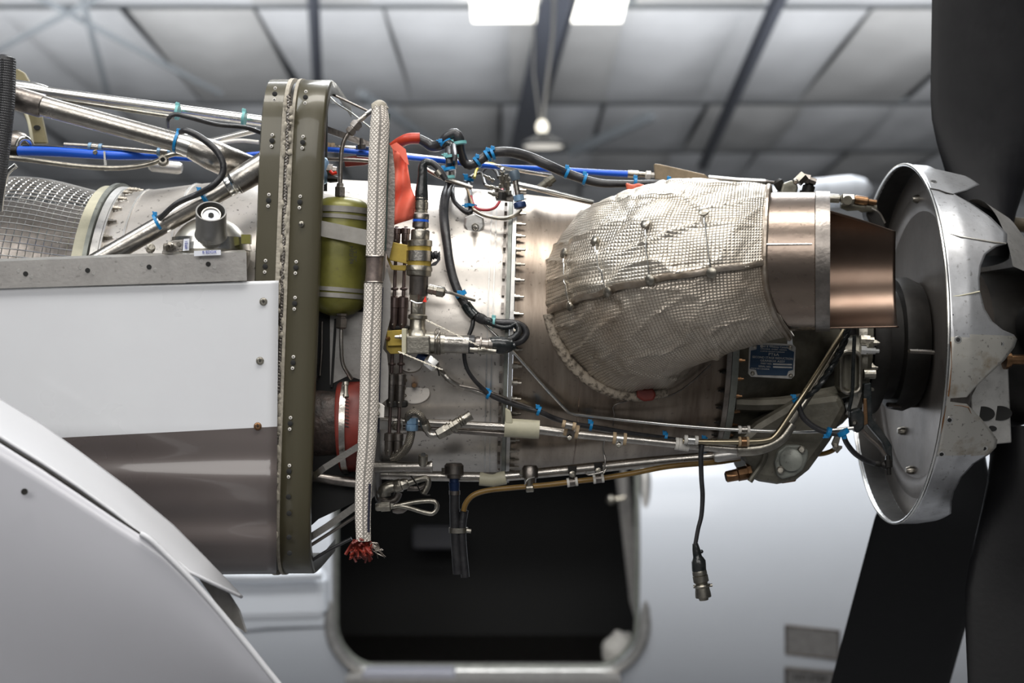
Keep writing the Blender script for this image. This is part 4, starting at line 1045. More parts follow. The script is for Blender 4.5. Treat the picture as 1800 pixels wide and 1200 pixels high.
mk('hex_nut', turn_g((1410, 312, -.06), (1434, 320, -.06), [(0, 8), (.5, 9), (.55, 6), (1, 6)], 6), steel_dark, fc)
mk('washer_stack', turn_g((1424, 318, -.05), (1418, 345, -.05), [(0, 8), (.3, 8), (.32, 11), (.7, 11), (.72, 14), (1, 14)], 12), dark_m, fc)
mk('bolt_head', turn_g((1398, 318, -.09), (1399, 320, -.1), [(0, 5), (.8, 5), (1, 3)], 10), nickel, fc)
pf = thing('beta_linkage', W(1495, 355, -.05), 'row of brown-grey rod-end fittings between nozzle and spinner top', 'control linkage')
mk('rod_body', turn_g((1452, 348, -.04), (1484, 350, -.04), [(0, 6), (.1, 8), (.7, 8), (.75, 5), (1, 5)], 14), nickel, pf)
mk('hex_body', turn_g((1478, 350, -.05), (1502, 351, -.05), [(0, 7), (.1, 10), (.9, 10), (1, 6)], 6), nickel, pf)
mk('rod_eye', turn_g((1490, 351, -.06), (1490, 352, -.075), [(0, 8), (1, 8)], 16), gearbox_m, pf)
mk('rear_body', turn_g((1500, 350, -.04), (1540, 356, -.04), [(0, 5), (.1, 8), (.6, 8), (.65, 5), (1, 5)], 12), brass, pf)
mk('lower_body', turn_g((1478, 360, -.03), (1540, 366, -.03), [(0, 6), (.2, 10), (.5, 7), (.6, 10), (1, 6)], 12), gearbox_m, pf)
mk('dark_lever', slab_g([(1520, 352), (1534, 348), (1556, 390), (1560, 420), (1538, 410), (1524, 380)], -.02, .03), dark_m, pf, smooth=False, bevel=.003)
mk('lever_wire', tube_g([(1532, 366, -.05), (1546, 374, -.05), (1556, 392, -.05)], 1.5, 6), steel, pf)
pipe('clamped_line', [(113, 254, -.2), (160, 257, -.2), (230, 263, -.2), (332, 273, -.2)], 4.2, steel, 'straight steel line held by two blue-edged clamps above the blue hose')
pipe('sagging_line', [(8, 276, -.24), (60, 282, -.24), (140, 292, -.24), (210, 295, -.24), (265, 287, -.23), (300, 272, -.22), (335, 268, -.2)], 4.6, nickel, 'dull steel line sagging below the blue hose over the wire screen')
pipe('black_lead', [(40, 256, -.19), (90, 257, -.19), (140, 262, -.19), (178, 262, -.19)], 2.4, black_m, 'thin black lead lying on the blue hose at the left', 'cable')
def pclamp(px, py, y, ang, r, w, mcush, mband, label, group=None, tab=True, L=None):
    """cushioned P clamp round a line of radius r px; ang = line direction in the picture (deg, down positive)"""
    a = math.radians(ang); dx, dy = math.cos(a)*w/2, math.sin(a)*w/2
    t = thing('cushion_clamp', W(px, py, y), label, 'clamp', group)
    mk('cushion', turn_g((px-dx, py-dy, y), (px+dx, py+dy, y), [(0, r+.5), (0, r+3.2), (.22, r+3.2), (.24, r+2.0), (.76, r+2.0), (.78, r+3.2), (1, r+3.2), (1, r+.5)], 18), mcush, t)
    mk('band', turn_g((px-dx*.5, py-dy*.5, y), (px+dx*.5, py+dy*.5, y), [(0, r+2.2), (0, r+2.9), (1, r+2.9), (1, r+2.2)], 18), mband, t)
    if tab:
        mk('clamp_bolt', turn_g((px+dy*0 - (r+4)*math.sin(a), py - (r+4)*math.cos(a)*-1, y-.004), (px - (r+4)*math.sin(a), py + (r+4)*math.cos(a), y-.012), [(0, 4.5), (.6, 4.5), (.65, 3), (1, 3)], 6), nickel, t)
    return t
pclamp(168, 259, -.2, 5, 4.6, 24, lt_blue, steel, 'left blue-edged clamp above the blue hose')
pclamp(289, 268, -.2, 5, 4.6, 24, lt_blue, steel, 'right blue-edged clamp above the blue hose, by the small elbow fitting')
ef = mk('elbow_fitting', join(turn_g((287, 284, -.21), (286, 280, -.235), [(0, 10), (.5, 10), (.55, 7), (1, 7)], 14)), nickel, label='small round tube elbow end facing out below the right blue-edged clamp', cat='fitting')
mk('bore', turn_g((286, 280, -.2355), (286, 280, -.2365), [(0, 4), (1, 4)], 12), void_m, ef)
mk('link_strip', bar_g((184, 266, -.21), (186, 300, -.21), 3.5, .002), steel_bright, smooth=False, label='small silver drop link hanging beside the left blue-edged clamp', cat='link')
# black leads tied to the mount tubes
pipe('black_lead', [(296, 222, -.2), (297, 208, -.22), (308, 201, -.22), (335, 207, -.22), (380, 219, -.2), (430, 224, -.18), (460, 234, -.16)], 4.2, black_m, 'upper black lead looping under the bright stay tube', 'cable')
pipe('black_lead', [(318, 232, -.3), (328, 230, -.31), (350, 240, -.31), (378, 262, -.31), (392, 288, -.31), (390, 308, -.31), (372, 328, -.31), (345, 342, -.30), (310, 358, -.30), (280, 385, -.29)], [5, 5.5, 6, 6, 6, 6, 6, 5.5, 5, 4.5], black_m, 'thick black lead bending from the upper mount tube down to the lower one', 'cable', 14)
def tie(px, py, y, ang, r, m, label, group='blue cable ties', head=(0, -1), ell=1.0, w=5):
    """cable tie round a bundle; ang = bundle direction in the picture"""
    a = math.radians(ang); dx, dy = math.cos(a)*w/2, math.sin(a)*w/2
    o = mk('cable_tie', turn_g((px-dx, py-dy, y), (px+dx, py+dy, y), [(0, r+.2), (0, r+1.7), (1, r+1.7), (1, r+.2)], 22, ell), m, label=label, cat='cable tie', group=group)
    hx, hy = px + head[0]*(r+1), py + head[1]*(r+1)
    mk('tie_head', join(box_g(W(hx, hy, y - M(r*.5, y)), Vector((M(3.6, y), 0, 0)), Vector((0, M(2.6, y), 0)), Vector((0, 0, M(3.6, y)))), bar_g((hx, hy, y - M(r*.5, y)), (hx + head[0]*6 - 2, hy + head[1]*5, y - M(r*.6, y)), 2.6, .0006)), m, o, smooth=False, bevel=.0006)
    return o
tie(312, 249, ym, 15, 19, tie_blue, 'blue cable tie on the upper thick mount tube', head=(.1, -.95))
tie(357, 344, -.29, -28, 13, tie_blue, 'blue cable tie just above the open bottle neck', head=(-.5, -.8))
tie(280, 393, ym-.02, -30, 18, tie_blue, 'blue cable tie low on the rising mount tube', head=(-.4, -.9))
tie(312, 197, -.15, 8, 12, tie_teal, 'pale teal tie at the left of the bright stay tube', 'pale teal cable ties')
tie(429, 208, -.15, 8, 12, tie_teal, 'pale teal tie on the bright stay tube near the ring', 'pale teal cable ties')
# fire extinguisher bottle with the open neck
eb = thing('steel_bottle', W(371, 430, -.3), 'round steel bottle with an open upright neck behind the grey channel', 'bottle')
mk('dome', ball_g(W(370, 446, -.26), M(69, -.26), 40, 20, 1, .95), mat('satin_bottle_steel', (.48, .455, .40), .9, .36, .15, 20), eb)
neck0, neck1 = W(371, 412, -.315), W(371, 371, -.345)
mk('neck', lathe_g(neck0, neck1, [(0, M(29, -.33)), (.15, M(26.5, -.33)), (1, M(26.5, -.33)), (1, M(24, -.33)), (.45, M(23.5, -.33))], 40), mat('grey_bottle_neck', (.23, .225, .215), .6, .45), eb)
mk('gauge_rim', lathe_g(W(371, 384, -.333), W(371, 377, -.340), [(0, M(17, -.33)), (1, M(17, -.33)), (1, M(15, -.33)), (.3, M(14.5, -.33))], 32), nickel, eb)
mk('gauge_face', lathe_g(W(371, 381, -.336), W(371, 379, -.338), [(0, M(14.5, -.33)), (1, M(14.5, -.33))], 32), label_w, eb)
mk('gauge_pivot', lathe_g(W(371, 379, -.338), W(371, 377.5, -.340), [(0, M(5, -.33)), (1, M(5, -.33))], 8), void_m, eb)
mk('strap', lathe_g(W(370, 419, -.26), W(370, 441, -.26), [(0, M(65.5, -.26)), (0, M(68.5, -.26)), (1, M(71.5, -.26)), (1, M(69, -.26))], 48), steel_bright, eb)
mk('paper_label', slab_g([(323, 420), (333, 419), (332, 440), (321, 441)], -.3235, .001), label_w, eb, smooth=False)
text('label_note', '07/21', (327.5, 430, -.3245), 4.5, ink_blue, eb, rot=(PI/2, -PI/2, 0))
text('stamped_text', 'MFG. INC.', (362, 426, -.3405), 4.6, gearbox_m, eb, -2); text('stamped_text', '10-701', (364, 431.5, -.3405), 4.2, gearbox_m, eb, -2)
mk('label_card', slab_g([(341, 441), (388, 439), (388, 448), (341, 450)], -.345, .001), label_w, eb, smooth=False)
text('blue_print', 'B EDOX', (368, 443, -.3465), 5, ink_blue, eb, 2)
mk('strap_lug', slab_g([(284, 446), (290, 426), (306, 422), (322, 421), (320, 441), (304, 444)], -.32, .004), steel, eb, smooth=False, bevel=.001)
for x, y, l in ((293, 436, -.36), (301, 434, -.345)): mk('lug_bolt', turn_g((x, y, -.32), (x-3, y-6, l), [(0, 6), (.4, 6), (.45, 3.5), (1, 3)], 6), bolt_m, eb)
mk('lug_hole', turn_g((314, 429, -.321), (314, 429, -.3225), [(0, 4), (1, 4), (1, 2.6)], 14), nickel, eb)
mk('corner_pad', slab_g([(424, 412), (440, 412), (440, 428), (424, 428)], -.3, .01), green_b, eb, smooth=False)
mk('wire_knot', tube_g([(262, 452, -.3), (264, 440, -.3), (262, 434, -.3)], 1.2, 6), steel_bright, eb)
mk('small_port', turn_g((264, 438, -.29), (266, 434, -.305), [(0, 8), (.6, 8), (.7, 5), (1, 5)], 12), nickel, eb)

# ---------------- cowl panels ----------------
ch = thing('grey_channel', W(220, 470, -.33), 'long grey aluminium channel with four holes lying above the white cowl panel', 'channel')
yc = -.335
mk('web', slab_g([(-40, 461), (200, 452), (433, 443), (434, 493), (-40, 508)], yc, .0025), alu_grey, ch, smooth=False)
mk('top_lip', slab_g([(-40, 461, yc), (433, 443, yc), (430, 439, yc+.03), (-40, 456, yc+.03)], yc, .002), alu, ch, smooth=False)
for x, y in ((45, 481), (154, 475), (262, 469), (366, 464)):
    mk('channel_hole', turn_g((x, y, yc-.0002), (x, y, yc-.0014), [(0, 4.4), (1, 4.2), (1, 2)], 14), void_m, ch)
    for dx, dy in ((-12, -5), (11, 5)):
        mk('rivet_mark', turn_g((x+dx, y+dy, yc), (x+dx, y+dy, yc-.0005), [(0, 3.6), (1, 3.4)], 12), alu, ch)
cw = thing('cowl_panel', W(250, 750, -.34), 'large glossy cowl panel, white above and brown charcoal below', 'cowl panel')
def cowly(py):
    y = -.328; t = max(0, (py - 740)) / 265
    for _ in range(6):
        z = abs(py - 573) * (D + y) / F * .985
        y = -.328 * max(.02, 1 - min(.999, z / FWH)**8)**(1/8)
    return y + (.0034 * math.sin((py - 760) / 19.0) + .0008*math.sin(py/9.) ) * min(1, t*3)
def edge_r(py): return interp([(493, 490), (750, 487.5), (1004, 486)], py)
def edge_l(py): return -60
V, Fc, uv = [], [], []; nr, nc = 90, 30
for i in range(nr + 1):
    for j in range(nc + 1):
        f = j/nc
        x = -60 + (edge_r(493 + 512*i/nr) + 60) * f
        top = 505 + (493-505) * max(0, x)/490; bot = 1012 - 6*max(0, x)/487
        py = top + (bot - top) * i/nr
        bumpx = .006*math.sin(x/95.)*min(1, max(0, (py-760)/120))
        V.append(W(x, py, cowly(py) + bumpx))
for i in range(nr):
    for j in range(nc):
        p = i*(nc+1)+j; Fc.append((p, p+1, p+nc+2, p+nc+1))
cowl = mk('painted_skin', (V, Fc, None), [paint_white, paint_char], cw, angle=60)
# two-tone paint line runs from (100,770) to (487,750): cut by a shader on real position
def two_tone():
    n, L, b = nodes(paint_white)
    g = n.new('ShaderNodeNewGeometry'); sp_ = n.new('ShaderNodeSeparateXYZ'); L.new(g.outputs['Position'], sp_.inputs[0])
    p0, p1 = W(100, 770, -.338), W(487, 750, -.338); sl = (p1.z - p0.z) / (p1.x - p0.x)
    ln = mathn(n, L, 'ADD', mathn(n, L, 'MULTIPLY', mathn(n, L, 'SUBTRACT', sp_.outputs[0], p0.x), sl), p0.z)
    d = mathn(n, L, 'LESS_THAN', sp_.outputs[2], ln)
    mx = n.new('ShaderNodeMix'); mx.data_type = 'RGBA'; L.new(d, mx.inputs[0])
    src = b.inputs['Base Color'].links[0].from_socket
    L.new(src, mx.inputs[6])
    n2 = n.new('ShaderNodeTexNoise'); n2.inputs['Scale'].default_value = 7; L.new(g.outputs['Position'], n2.inputs['Vector'])
    m2 = n.new('ShaderNodeMix'); m2.data_type = 'RGBA'; m2.inputs[6].default_value = (.085, .07, .066, 1); m2.inputs[7].default_value = (.13, .11, .105, 1); L.new(n2.outputs[0], m2.inputs[0])
    L.new(m2.outputs[2], mx.inputs[7]); L.new(mx.outputs[2], b.inputs['Base Color'])
two_tone()
so = cowl.modifiers.new('thick', 'SOLIDIFY'); so.thickness = .0018; so.offset = 1
for x, y in ((463, 530), (457, 634), (453, 749), (453, 836), (456, 884), (457, 912), (461, 947), (462, 979)):
    yy = cowly(y) - .0026; k = 5.5 if y < 850 else 4.2
    o = mk('screw', turn_g((x, y, yy), (x, y, yy-.0018), [(0, k+1.6), (.5, k+1.2), (.55, k), (1, k-1)], 18), nickel if y != 749 else brass, cw)
    mk('cross_slot', join(box_g(W(x, y, yy-.0019), Vector((M(2.8, yy), 0, 0)), Vector((0, .0002, 0)), Vector((0, 0, M(.7, yy)))), box_g(W(x, y, yy-.0019), Vector((M(.7, yy), 0, 0)), Vector((0, .0002, 0)), Vector((0, 0, M(2.8, yy))))), void_m, o, smooth=False)
# open cowl door in front
dr = thing('open_cowl_door', W(150, 950, -.6), 'pale grey hinged cowl door hanging open at the lower left, pointed forward', 'cowl door')
def surf(name, top, bot, yt, yb, m, th=.004, bulge=0.0, n=16):
    V, Fc = [], []
    for i, (a, b) in enumerate(zip(top, bot)):
        for j in range(n+1):
            f = j/n; y = yt + (yb-yt)*f - bulge*math.sin(PI*f)
            V.append(W(a[0]+(b[0]-a[0])*f, a[1]+(b[1]-a[1])*f, y))
    for i in range(len(top)-1):
        for j in range(n):
            p = i*(n+1)+j; Fc.append((p, p+1, p+n+2, p+n+1))
    o = mk(name, (V, Fc, None), m, dr, angle=60); s_ = o.modifiers.new('t', 'SOLIDIFY'); s_.thickness = th; s_.offset = 1
    return o
surf('door_edge_strip', [(-60, 668), (0, 706), (70, 748), (135, 795), (225, 862), (302, 926), (360, 985), (424, 1052)],
     [(-60, 726), (0, 772), (70, 815), (135, 858), (200, 905), (250, 945), (330, 1008), (420, 1050)], -.46, -.56, door_edge, .004, .008)
surf('door_skin', [(-60, 738), (0, 778), (70, 822), (135, 865), (200, 909), (252, 943), (290, 972), (330, 1012), (380, 1068), (430, 1128), (470, 1178), (520, 1240)],
     [(-60, 1260), (0, 1260), (60, 1260), (120, 1260), (180, 1260), (230, 1260), (270, 1260), (310, 1260), (350, 1260), (400, 1260), (450, 1260), (512, 1262)], -.575, -.50, door_white, .005, .02)
mk('door_bead', tube_g([(248, 938, -.58), (262, 946, -.582), (290, 972, -.582), (330, 1012, -.582), (380, 1068, -.58), (430, 1128, -.58), (470, 1178, -.58), (520, 1240, -.58)], 5.5, 10), door_edge, dr)
mk('dark_gap', tube_g([(-60, 733, -.57), (0, 775, -.57), (70, 818, -.57), (135, 861, -.572), (200, 907, -.572), (246, 938, -.572)], 2.6, 8), dark_m, dr)
mk('door_hole', turn_g((43, 864, -.588), (43, 864, -.5895), [(0, 6), (1, 5.5)], 14), dark_m, dr)
mk('inner_flange', slab_g([(345, 1010), (372, 1012), (398, 1040), (420, 1075), (432, 1112), (415, 1100), (380, 1060)], -.50, .01), clamp_grey, dr, smooth=False)
# ---------------- harness, connectors and lines over the engine case ----------------
def P3(pts, off):
    """pixel pairs (or triples with an explicit depth) -> path lying off the case"""
    return [p if len(p) == 3 else O(p[0], p[1], off) for p in pts]
# black main harness along the top
hn = thing('main_harness', W(900, 280, -.1), 'thick black wiring harness arching over the top of the engine to the foil blanket', 'wiring harness')
mk('loom', tube_g([(735, 243, -.14), (748, 250, -.14), (760, 257, -.14), (775, 254, -.15), (787, 240, -.16), (800, 234, -.16), (807, 244, -.16), (808, 262, -.15), (816, 284, -.14), (827, 291, -.14), (842, 283, -.13), (860, 271, -.12), (880, 267, -.12), (905, 269, -.11), (935, 278, -.10), (965, 291, -.10), (1000, 306, -.09), (1050, 321, -.09), (1100, 323, -.09), (1150, 322, -.09), (1215, 322, -.08)],
   [8, 9, 10, 10, 9, 9, 9.5, 9, 8, 8, 8, 8.5, 9, 9.5, 9.5, 9, 8.5, 7.5, 6.5, 6, 5.5], 16), black_m, hn)
mk('branch', tube_g([(782, 258, -.17), (790, 252, -.175), (796, 262, -.18), (797, 290, -.2)], [6, 7, 6.5, 6], 12), black_gloss, hn)
rh = mk('red_sleeve', tube_g([(685, 262, -.12), (700, 252, -.13), (718, 244, -.14), (738, 243, -.14)], [8, 9.5, 10, 10], 16), mat('red_orange_sleeving', (.5, .04, .012), 0, .45, .4, 40), hn)
# harness dropping down the front of the case
hd = thing('drop_harness', W(800, 430, -.28), 'thick black cable dropping down the case and curling right to the lower connector', 'cable')
mk('loom', tube_g(P3([(789, 262, -.19), (791, 290, -.21), (791, 318), (783, 345), (780, 372), (782, 400), (786, 430), (790, 460), (797, 490), (808, 518), (822, 540), (836, 554), (852, 563), (875, 567), (900, 568), (918, 573), (925, 586), (916, 598), (897, 603), (878, 604)], .022),
   [7, 7.5, 8, 8.5, 8.5, 8.5, 8, 8, 8, 8, 7.5, 8, 7.5, 7, 7, 6.5, 6.5, 7, 8, 7], 16), black_m, hd)
mk('side_loop', tube_g(P3([(856, 566), (880, 575), (898, 574), (907, 568), (912, 582), (905, 592), (890, 598), (872, 606)], .028), [4, 4, 4, 4, 6, 6, 6, 7], 12), black_gloss, hd)
mk('taped_joint', tube_g(P3([(818, 534), (826, 546), (836, 556)], .024), [9.5, 10, 9.5], 14), black_gloss, hd)
mk('taped_joint', tube_g(P3([(838, 556), (846, 560), (852, 563)], .024), [8.5, 9.5, 8.5], 14), black_m, hd)
thin = thing('thin_drop_cable', W(800, 330, -.27), 'thin black cable hanging beside the drop harness and hooking up to the sensor wires', 'cable')
mk('cable', tube_g(P3([(797, 256, -.19), (800, 285, -.22), (797, 310), (795, 335), (798, 352), (808, 364), (820, 373), (827, 372), (828, 360), (826, 342), (823, 325), (826, 312)], .016), [5, 4.5, 4, 4, 4, 4.2, 4.5, 5, 5, 4.5, 4.5, 4], 12), black_m, thin)
ties_top = [((784, 250, -.16), 60, 10, tie_blue, 'blue cable tie on the first hump of the black harness'), ((806, 252, -.165), 80, 13, tie_teal, 'dark teal tie round the harness knot at its highest point'),
 ((794, 275, -.21), 85, 11, tie_teal, 'dark teal tie where the drop harness leaves the knot'), ((789, 297, -.22), 80, 10, tie_blue, 'blue cable tie on the drop harness level with the blue hose'),
 ((788, 312, -.24), 82, 10, tie_teal, 'dark teal tie on the drop harness just under a blue one')]
for p, a, r, m, lb in ties_top: tie(p[0], p[1], p[2], a, r, m, lb, 'blue cable ties' if m == tie_blue else 'dark teal cable ties', head=(-.9, -.2))
for p, a, r, lb in (((839, 285, -.135), -38, 9, 'blue cable tie at the low point of the harness right of the knot'), ((857, 274, -.125), -32, 9.5, 'left one of two close blue ties on the harness arch'),
   ((866, 271, -.125), -22, 9.5, 'right one of two close blue ties on the harness arch'), ((997, 304, -.1), 25, 9, 'blue cable tie on the harness over the exhaust case'),
   ((1028, 315, -.1), 18, 9, 'blue cable tie on the harness left of the orange putty'), ((1176, 322, -.1), 0, 7, 'blue cable tie on the harness right of the orange putty')):
    tie(p[0], p[1], p[2], a, r, tie_blue, lb, head=(0, -1))
tie(1117, 320, -.12, 3, 7, tie_blue, 'blue cable tie poking out above the orange putty')
tie(*O(810, 517, .025), 60, 9, tie_blue, 'bright blue cable tie on the drop harness in the middle of the case', head=(-.3, -.3), w=8)
tie(*O(868, 566, .024), 5, 8.5, tie_teal, 'dark teal tie on the harness bend near the front flange', 'dark teal cable ties', head=(0, -.9), w=4)
# connector with black boot, upper
uc = thing('upper_connector', W(741, 350, -.27), 'knurled metal plug with a black boot above the vertical sensor', 'connector')
yk = -.275
mk('boot', tube_g([(741, 352, yk), (741, 338, yk), (742, 322, yk), (743, 306, yk), (743, 292, yk), (749, 285, yk), (757, 287, yk)], [12, 11.5, 9.5, 8.5, 8, 7, 6], 18), black_gloss, uc)
mk('pigtail', tube_g([(748, 286, yk), (757, 285, yk), (768, 293, yk), (776, 304, yk), (784, 316, yk)], [5, 5.5, 5.5, 6, 5], 12), black_m, uc)
mk('pigtail_clip', turn_g((768, 300, yk), (774, 308, yk), [(0, 7), (1, 7)], 14), nickel, uc)
mk('coupling_ring', turn_g((741, 346, yk), (740, 374, yk), [(0, 11.5), (.12, 12), (.14, 11), (.3, 11), (.32, 12.3), (.75, 12.3), (.78, 11.2), (.9, 11.2), (.92, 12), (1, 12)], 24), nickel, uc)
mk('knurled_ring', turn_g((740, 376, yk), (739, 401, yk), [(0, 13.5), (.1, 14.5), (.35, 14.5), (.37, 13.6), (.6, 13.6), (.62, 14.5), (.95, 14.5), (1, 12)], 16), steel_dark, uc)
mk('blue_band', turn_g((739.6, 386, yk), (739.4, 390, yk), [(0, 14.2), (1, 14.2)], 24), blue_m, uc)
mk('plug_neck', turn_g((739, 400, yk), (739, 412, yk), [(0, 10), (1, 10)], 20), nickel, uc)
us = thing('vertical_sensor', W(739, 480, -.27), 'vertical steel sensor clamped by yellow bands beside the drain tubes', 'sensor')
a0, a1 = (739, 405, yk), (735, 600, yk)
mk('top_barrel', turn_g((739, 404, yk), (738, 424, yk), [(0, 15), (.1, 16.5), (.85, 16.5), (1, 16)], 28), nickel, us)
mk('upper_flange', turn_g((738, 422, yk), (738, 434, yk), [(0, 20), (.1, 22), (.9, 22), (1, 20)], 30), nickel, us)
mk('yellow_cushion', turn_g((738, 433, yk), (737, 470, yk), [(0, 20.5), (1, 21)], 30), yellow_m, us)
mk('clamp_band', turn_g((737.5, 441, yk), (737, 459, yk), [(0, 22), (0, 23), (1, 23), (1, 22)], 30), steel, us)
mk('lower_flange', turn_g((737, 467, yk), (736, 486, yk), [(0, 22), (.2, 23.5), (.45, 23.5), (.5, 22), (.9, 21.5), (1, 18)], 30), nickel, us)
mk('body', turn_g((736.5, 484, yk), (735.5, 519, yk), [(0, 17), (.05, 16.5), (.95, 16.5), (1, 16)], 28), steel_dark, us)
mk('hex', turn_g((735.5, 516, yk), (735, 531, yk), [(0, 17), (.8, 17), (1, 15)], 6), nickel, us)
mk('neck', turn_g((735, 530, yk), (734.5, 554, yk), [(0, 12), (.1, 13), (.9, 13), (1, 13)], 8), nickel, us)
mk('lower_collar', turn_g((734.5, 552, yk), (734, 562, yk), [(0, 14), (.2, 17), (.8, 17), (1, 14)], 24), nickel, us)
mk('safety_wire', tube_g([(722, 528, yk-.02), (735, 533, yk-.024), (748, 530, yk-.02), (752, 524, yk-.012)], 1.1, 6), steel_bright, us)
mk('red_seal_mark', slab_g([(743, 530), (748, 520), (750, 531)], yk-.024, .003), seal_red, us, smooth=False)
mk('band_ears', join(turn_g((758, 450, yk), (770, 447, yk), [(0, 5), (.2, 8), (.4, 6), (.6, 8), (1, 7)], 10), slab_g([(768, 446), (773, 441), (774, 456), (766, 466), (756, 468), (760, 462), (768, 458)], yk-.004, .006)), black_m, us)
sf = thing('side_fitting', W(783, 513, -.27), 'small silver side fitting and thin pipe leaving the vertical sensor to the right', 'fitting')
mk('fitting', turn_g((752, 508, yk), (783, 514, yk), [(0, 8), (.3, 8.5), (.32, 7.5), (.5, 8.5), (.52, 10), (.9, 9.5), (1, 5)], 8), nickel, sf)
mk('thin_pipe', tube_g([(780, 513, yk), (790, 514, yk), (812, 521, yk+.01), (835, 528, yk+.02)], 2.6, 8), steel, sf)
mk('twisted_wire', tube_g([(755, 500, yk-.012), (770, 504, yk-.012), (780, 506, yk-.01), (787, 514, yk-.008)], 1.0, 6), steel_bright, sf)
# tee housing and horizontal transducer
te = thing('pressure_transducer', W(760, 600, -.27), 'silver tee-shaped pressure sensor lying horizontal with printed label and plug', 'sensor')
mk('tee_neck', turn_g((734, 560, yk), (734, 590, yk), [(0, 13.5), (.6, 14), (1, 22)], 24), nickel, te)
mk('tee_body', turn_g((712, 601, yk), (782, 603, yk), [(0, 17), (.02, 19), (.2, 20.5), (.55, 20.5), (.8, 19), (1, 18.5)], 32), nickel, te)
mk('tee_block', slab_g(rrect(714, 590, 756, 622, 3), yk-.022, .04), nickel, te, smooth=False, bevel=.002)
mk('end_plate', slab_g(rrect(706, 577, 714, 622, 2), yk-.02, .035), cream_m, te, smooth=False, bevel=.001)
mk('end_bolt', turn_g((712, 592, yk-.012), (694, 592, yk-.012), [(0, 5), (.5, 5), (.55, 3.5), (1, 3)], 6), bolt_m, te)
mk('v_band', turn_g((764, 603, yk), (775, 603, yk), [(0, 19), (.1, 21), (.3, 19.5), (.5, 21.5), (.7, 19.5), (.9, 21), (1, 19)], 28), steel, te)
mk('band_wire', tube_g([(763, 584, yk-.01), (768, 577, yk-.015), (774, 580, yk-.012), (770, 588, yk-.018), (766, 596, yk-.02)], 1.0, 6), steel_bright, te)
mk('label_barrel', turn_g((774, 603, yk), (824, 605, yk), [(0, 16.5), (1, 16.5)], 28), steel, te)
for i, t_ in enumerate(('PRESS XDCR', 'P/N 3040-12', 'S/N 2217 A')): text('barrel_print', t_, (800, 596+i*5, yk - M(16.8, yk) + .0006*abs(i-1)), 3.6, gearbox_m, te, -2)
mk('black_band', turn_g((824, 605, yk), (834, 605.5, yk), [(0, 16.5), (1, 16.5)], 28), black_m, te)
mk('plug_shell', turn_g((834, 605.5, yk), (866, 607, yk), [(0, 13), (.15, 15), (.3, 15), (.32, 20), (.38, 20), (.4, 12), (.75, 12), (.78, 14), (1, 13)], 20), steel_dark, te)
mk('lower_tubelet', turn_g((826, 614, yk-.01), (872, 618, yk-.01), [(0, 5), (.3, 5), (.32, 7), (.55, 7), (.6, 5), (1, 5)], 12), nickel, te)
mk('plug_boot', join(tube_g([(860, 605, yk), (874, 604, yk), (890, 606, yk), (902, 604, yk)], [12, 13.5, 14, 9], 16), tube_g([(866, 612, yk), (885, 614, yk), (906, 607, yk)], [7, 8.5, 6], 12)), black_gloss, te)
for i, p in enumerate((((748, 562), (842, 608)), ((700, 618), (778, 650)))):
    (x0, y0), (x1, y1) = p; n_ = 26; gs = []
    for sgn in (0, PI):
        gs.append(tube_g([(x0+(x1-x0)*k/n_ + 1.1*math.sin(k*1.5+sgn)*-.3, y0+(y1-y0)*k/n_ + 1.1*math.sin(k*1.5+sgn), yk-.022) for k in range(n_+1)], .6, 5, 1))
    mk('lock_wire', join(*gs), nickel, label=('twisted lock wire slanting from the sensor neck to the plug' if i == 0 else 'twisted lock wire slanting under the tee-shaped sensor'), cat='wire')
# yellow brackets
for nm, q1, q2, lb in (('y', [(684, 424), (719, 431), (717, 464), (684, 457)], [(680, 421), (686, 421), (686, 458), (690, 466), (716, 466), (712, 476), (688, 474), (680, 455)], 'upper yellow bracket holding the vertical sensor'),
                   ('y', [(680, 581), (712, 579), (712, 607), (681, 608)], [(681, 607), (712, 606), (712, 621), (686, 622), (679, 614), (677, 562), (682, 560), (683, 600)], 'lower yellow bracket bolted to the end of the tee-shaped sensor')):
    t = thing('yellow_bracket', W(q1[0][0], q1[0][1], -.26), lb, 'bracket')
    mk('bracket_face', slab_g(q1, -.275, .002), yellow_m, t, smooth=False, bevel=.0007)
    mk('bracket_leg', slab_g(q2, -.268, .002), yellow_m, t, smooth=False, bevel=.0007)
    mk('bracket_bolt', turn_g((683, q1[0][1]+14, -.272), (680, q1[0][1]+14, -.282), [(0, 4.5), (.6, 4), (1, 2)], 8), brass, t)
# fuel nozzle transfer tubes
yt = -.245
def stack(x0, ys, label, dx=-.036):
    t = thing('transfer_tube', W(x0, 550, yt), label, 'fuel tube', 'twin transfer tubes')
    x = lambda y: x0 + (y-400)*dx
    mk('thin_tube', tube_g([(x(y), y, yt) for y in (398, 520, 640, 760, 800)], 3.2, 10, 1), copper_tube, t)
    for a, b, r in ys:
        mk('adapter', turn_g((x(a), a, yt), (x(b), b, yt), [(0, r*.6), (.05, r), (.35, r*1.02), (.37, r*.9), (.8, r*.9), (1, r*.65)], 18), copper_tube if b < 600 else steel_dark, t)
        mk('adapter_screw', turn_g((x(b)-1, b-8, yt-M(r, yt)), (x(b)-1, b-8, yt-M(r+2.5, yt)), [(0, 2), (1, 1.2)], 8), nickel, t)
    for fy_ in (508, 640):
        mk('tube_flange', turn_g((x(fy_), fy_-3, yt), (x(fy_), fy_+2, yt), [(0, 5), (.3, 7), (.7, 7), (1, 5)], 16), copper_tube, t)
SEG = [(400, 430, 8), (520, 578, 9), (655, 715, 9.5), (760, 800, 9)]
stack(697.5, SEG, 'left one of the twin brown transfer tubes beside the woven sleeve')
stack(713.5, SEG, 'right one of the twin brown transfer tubes beside the vertical sensor')
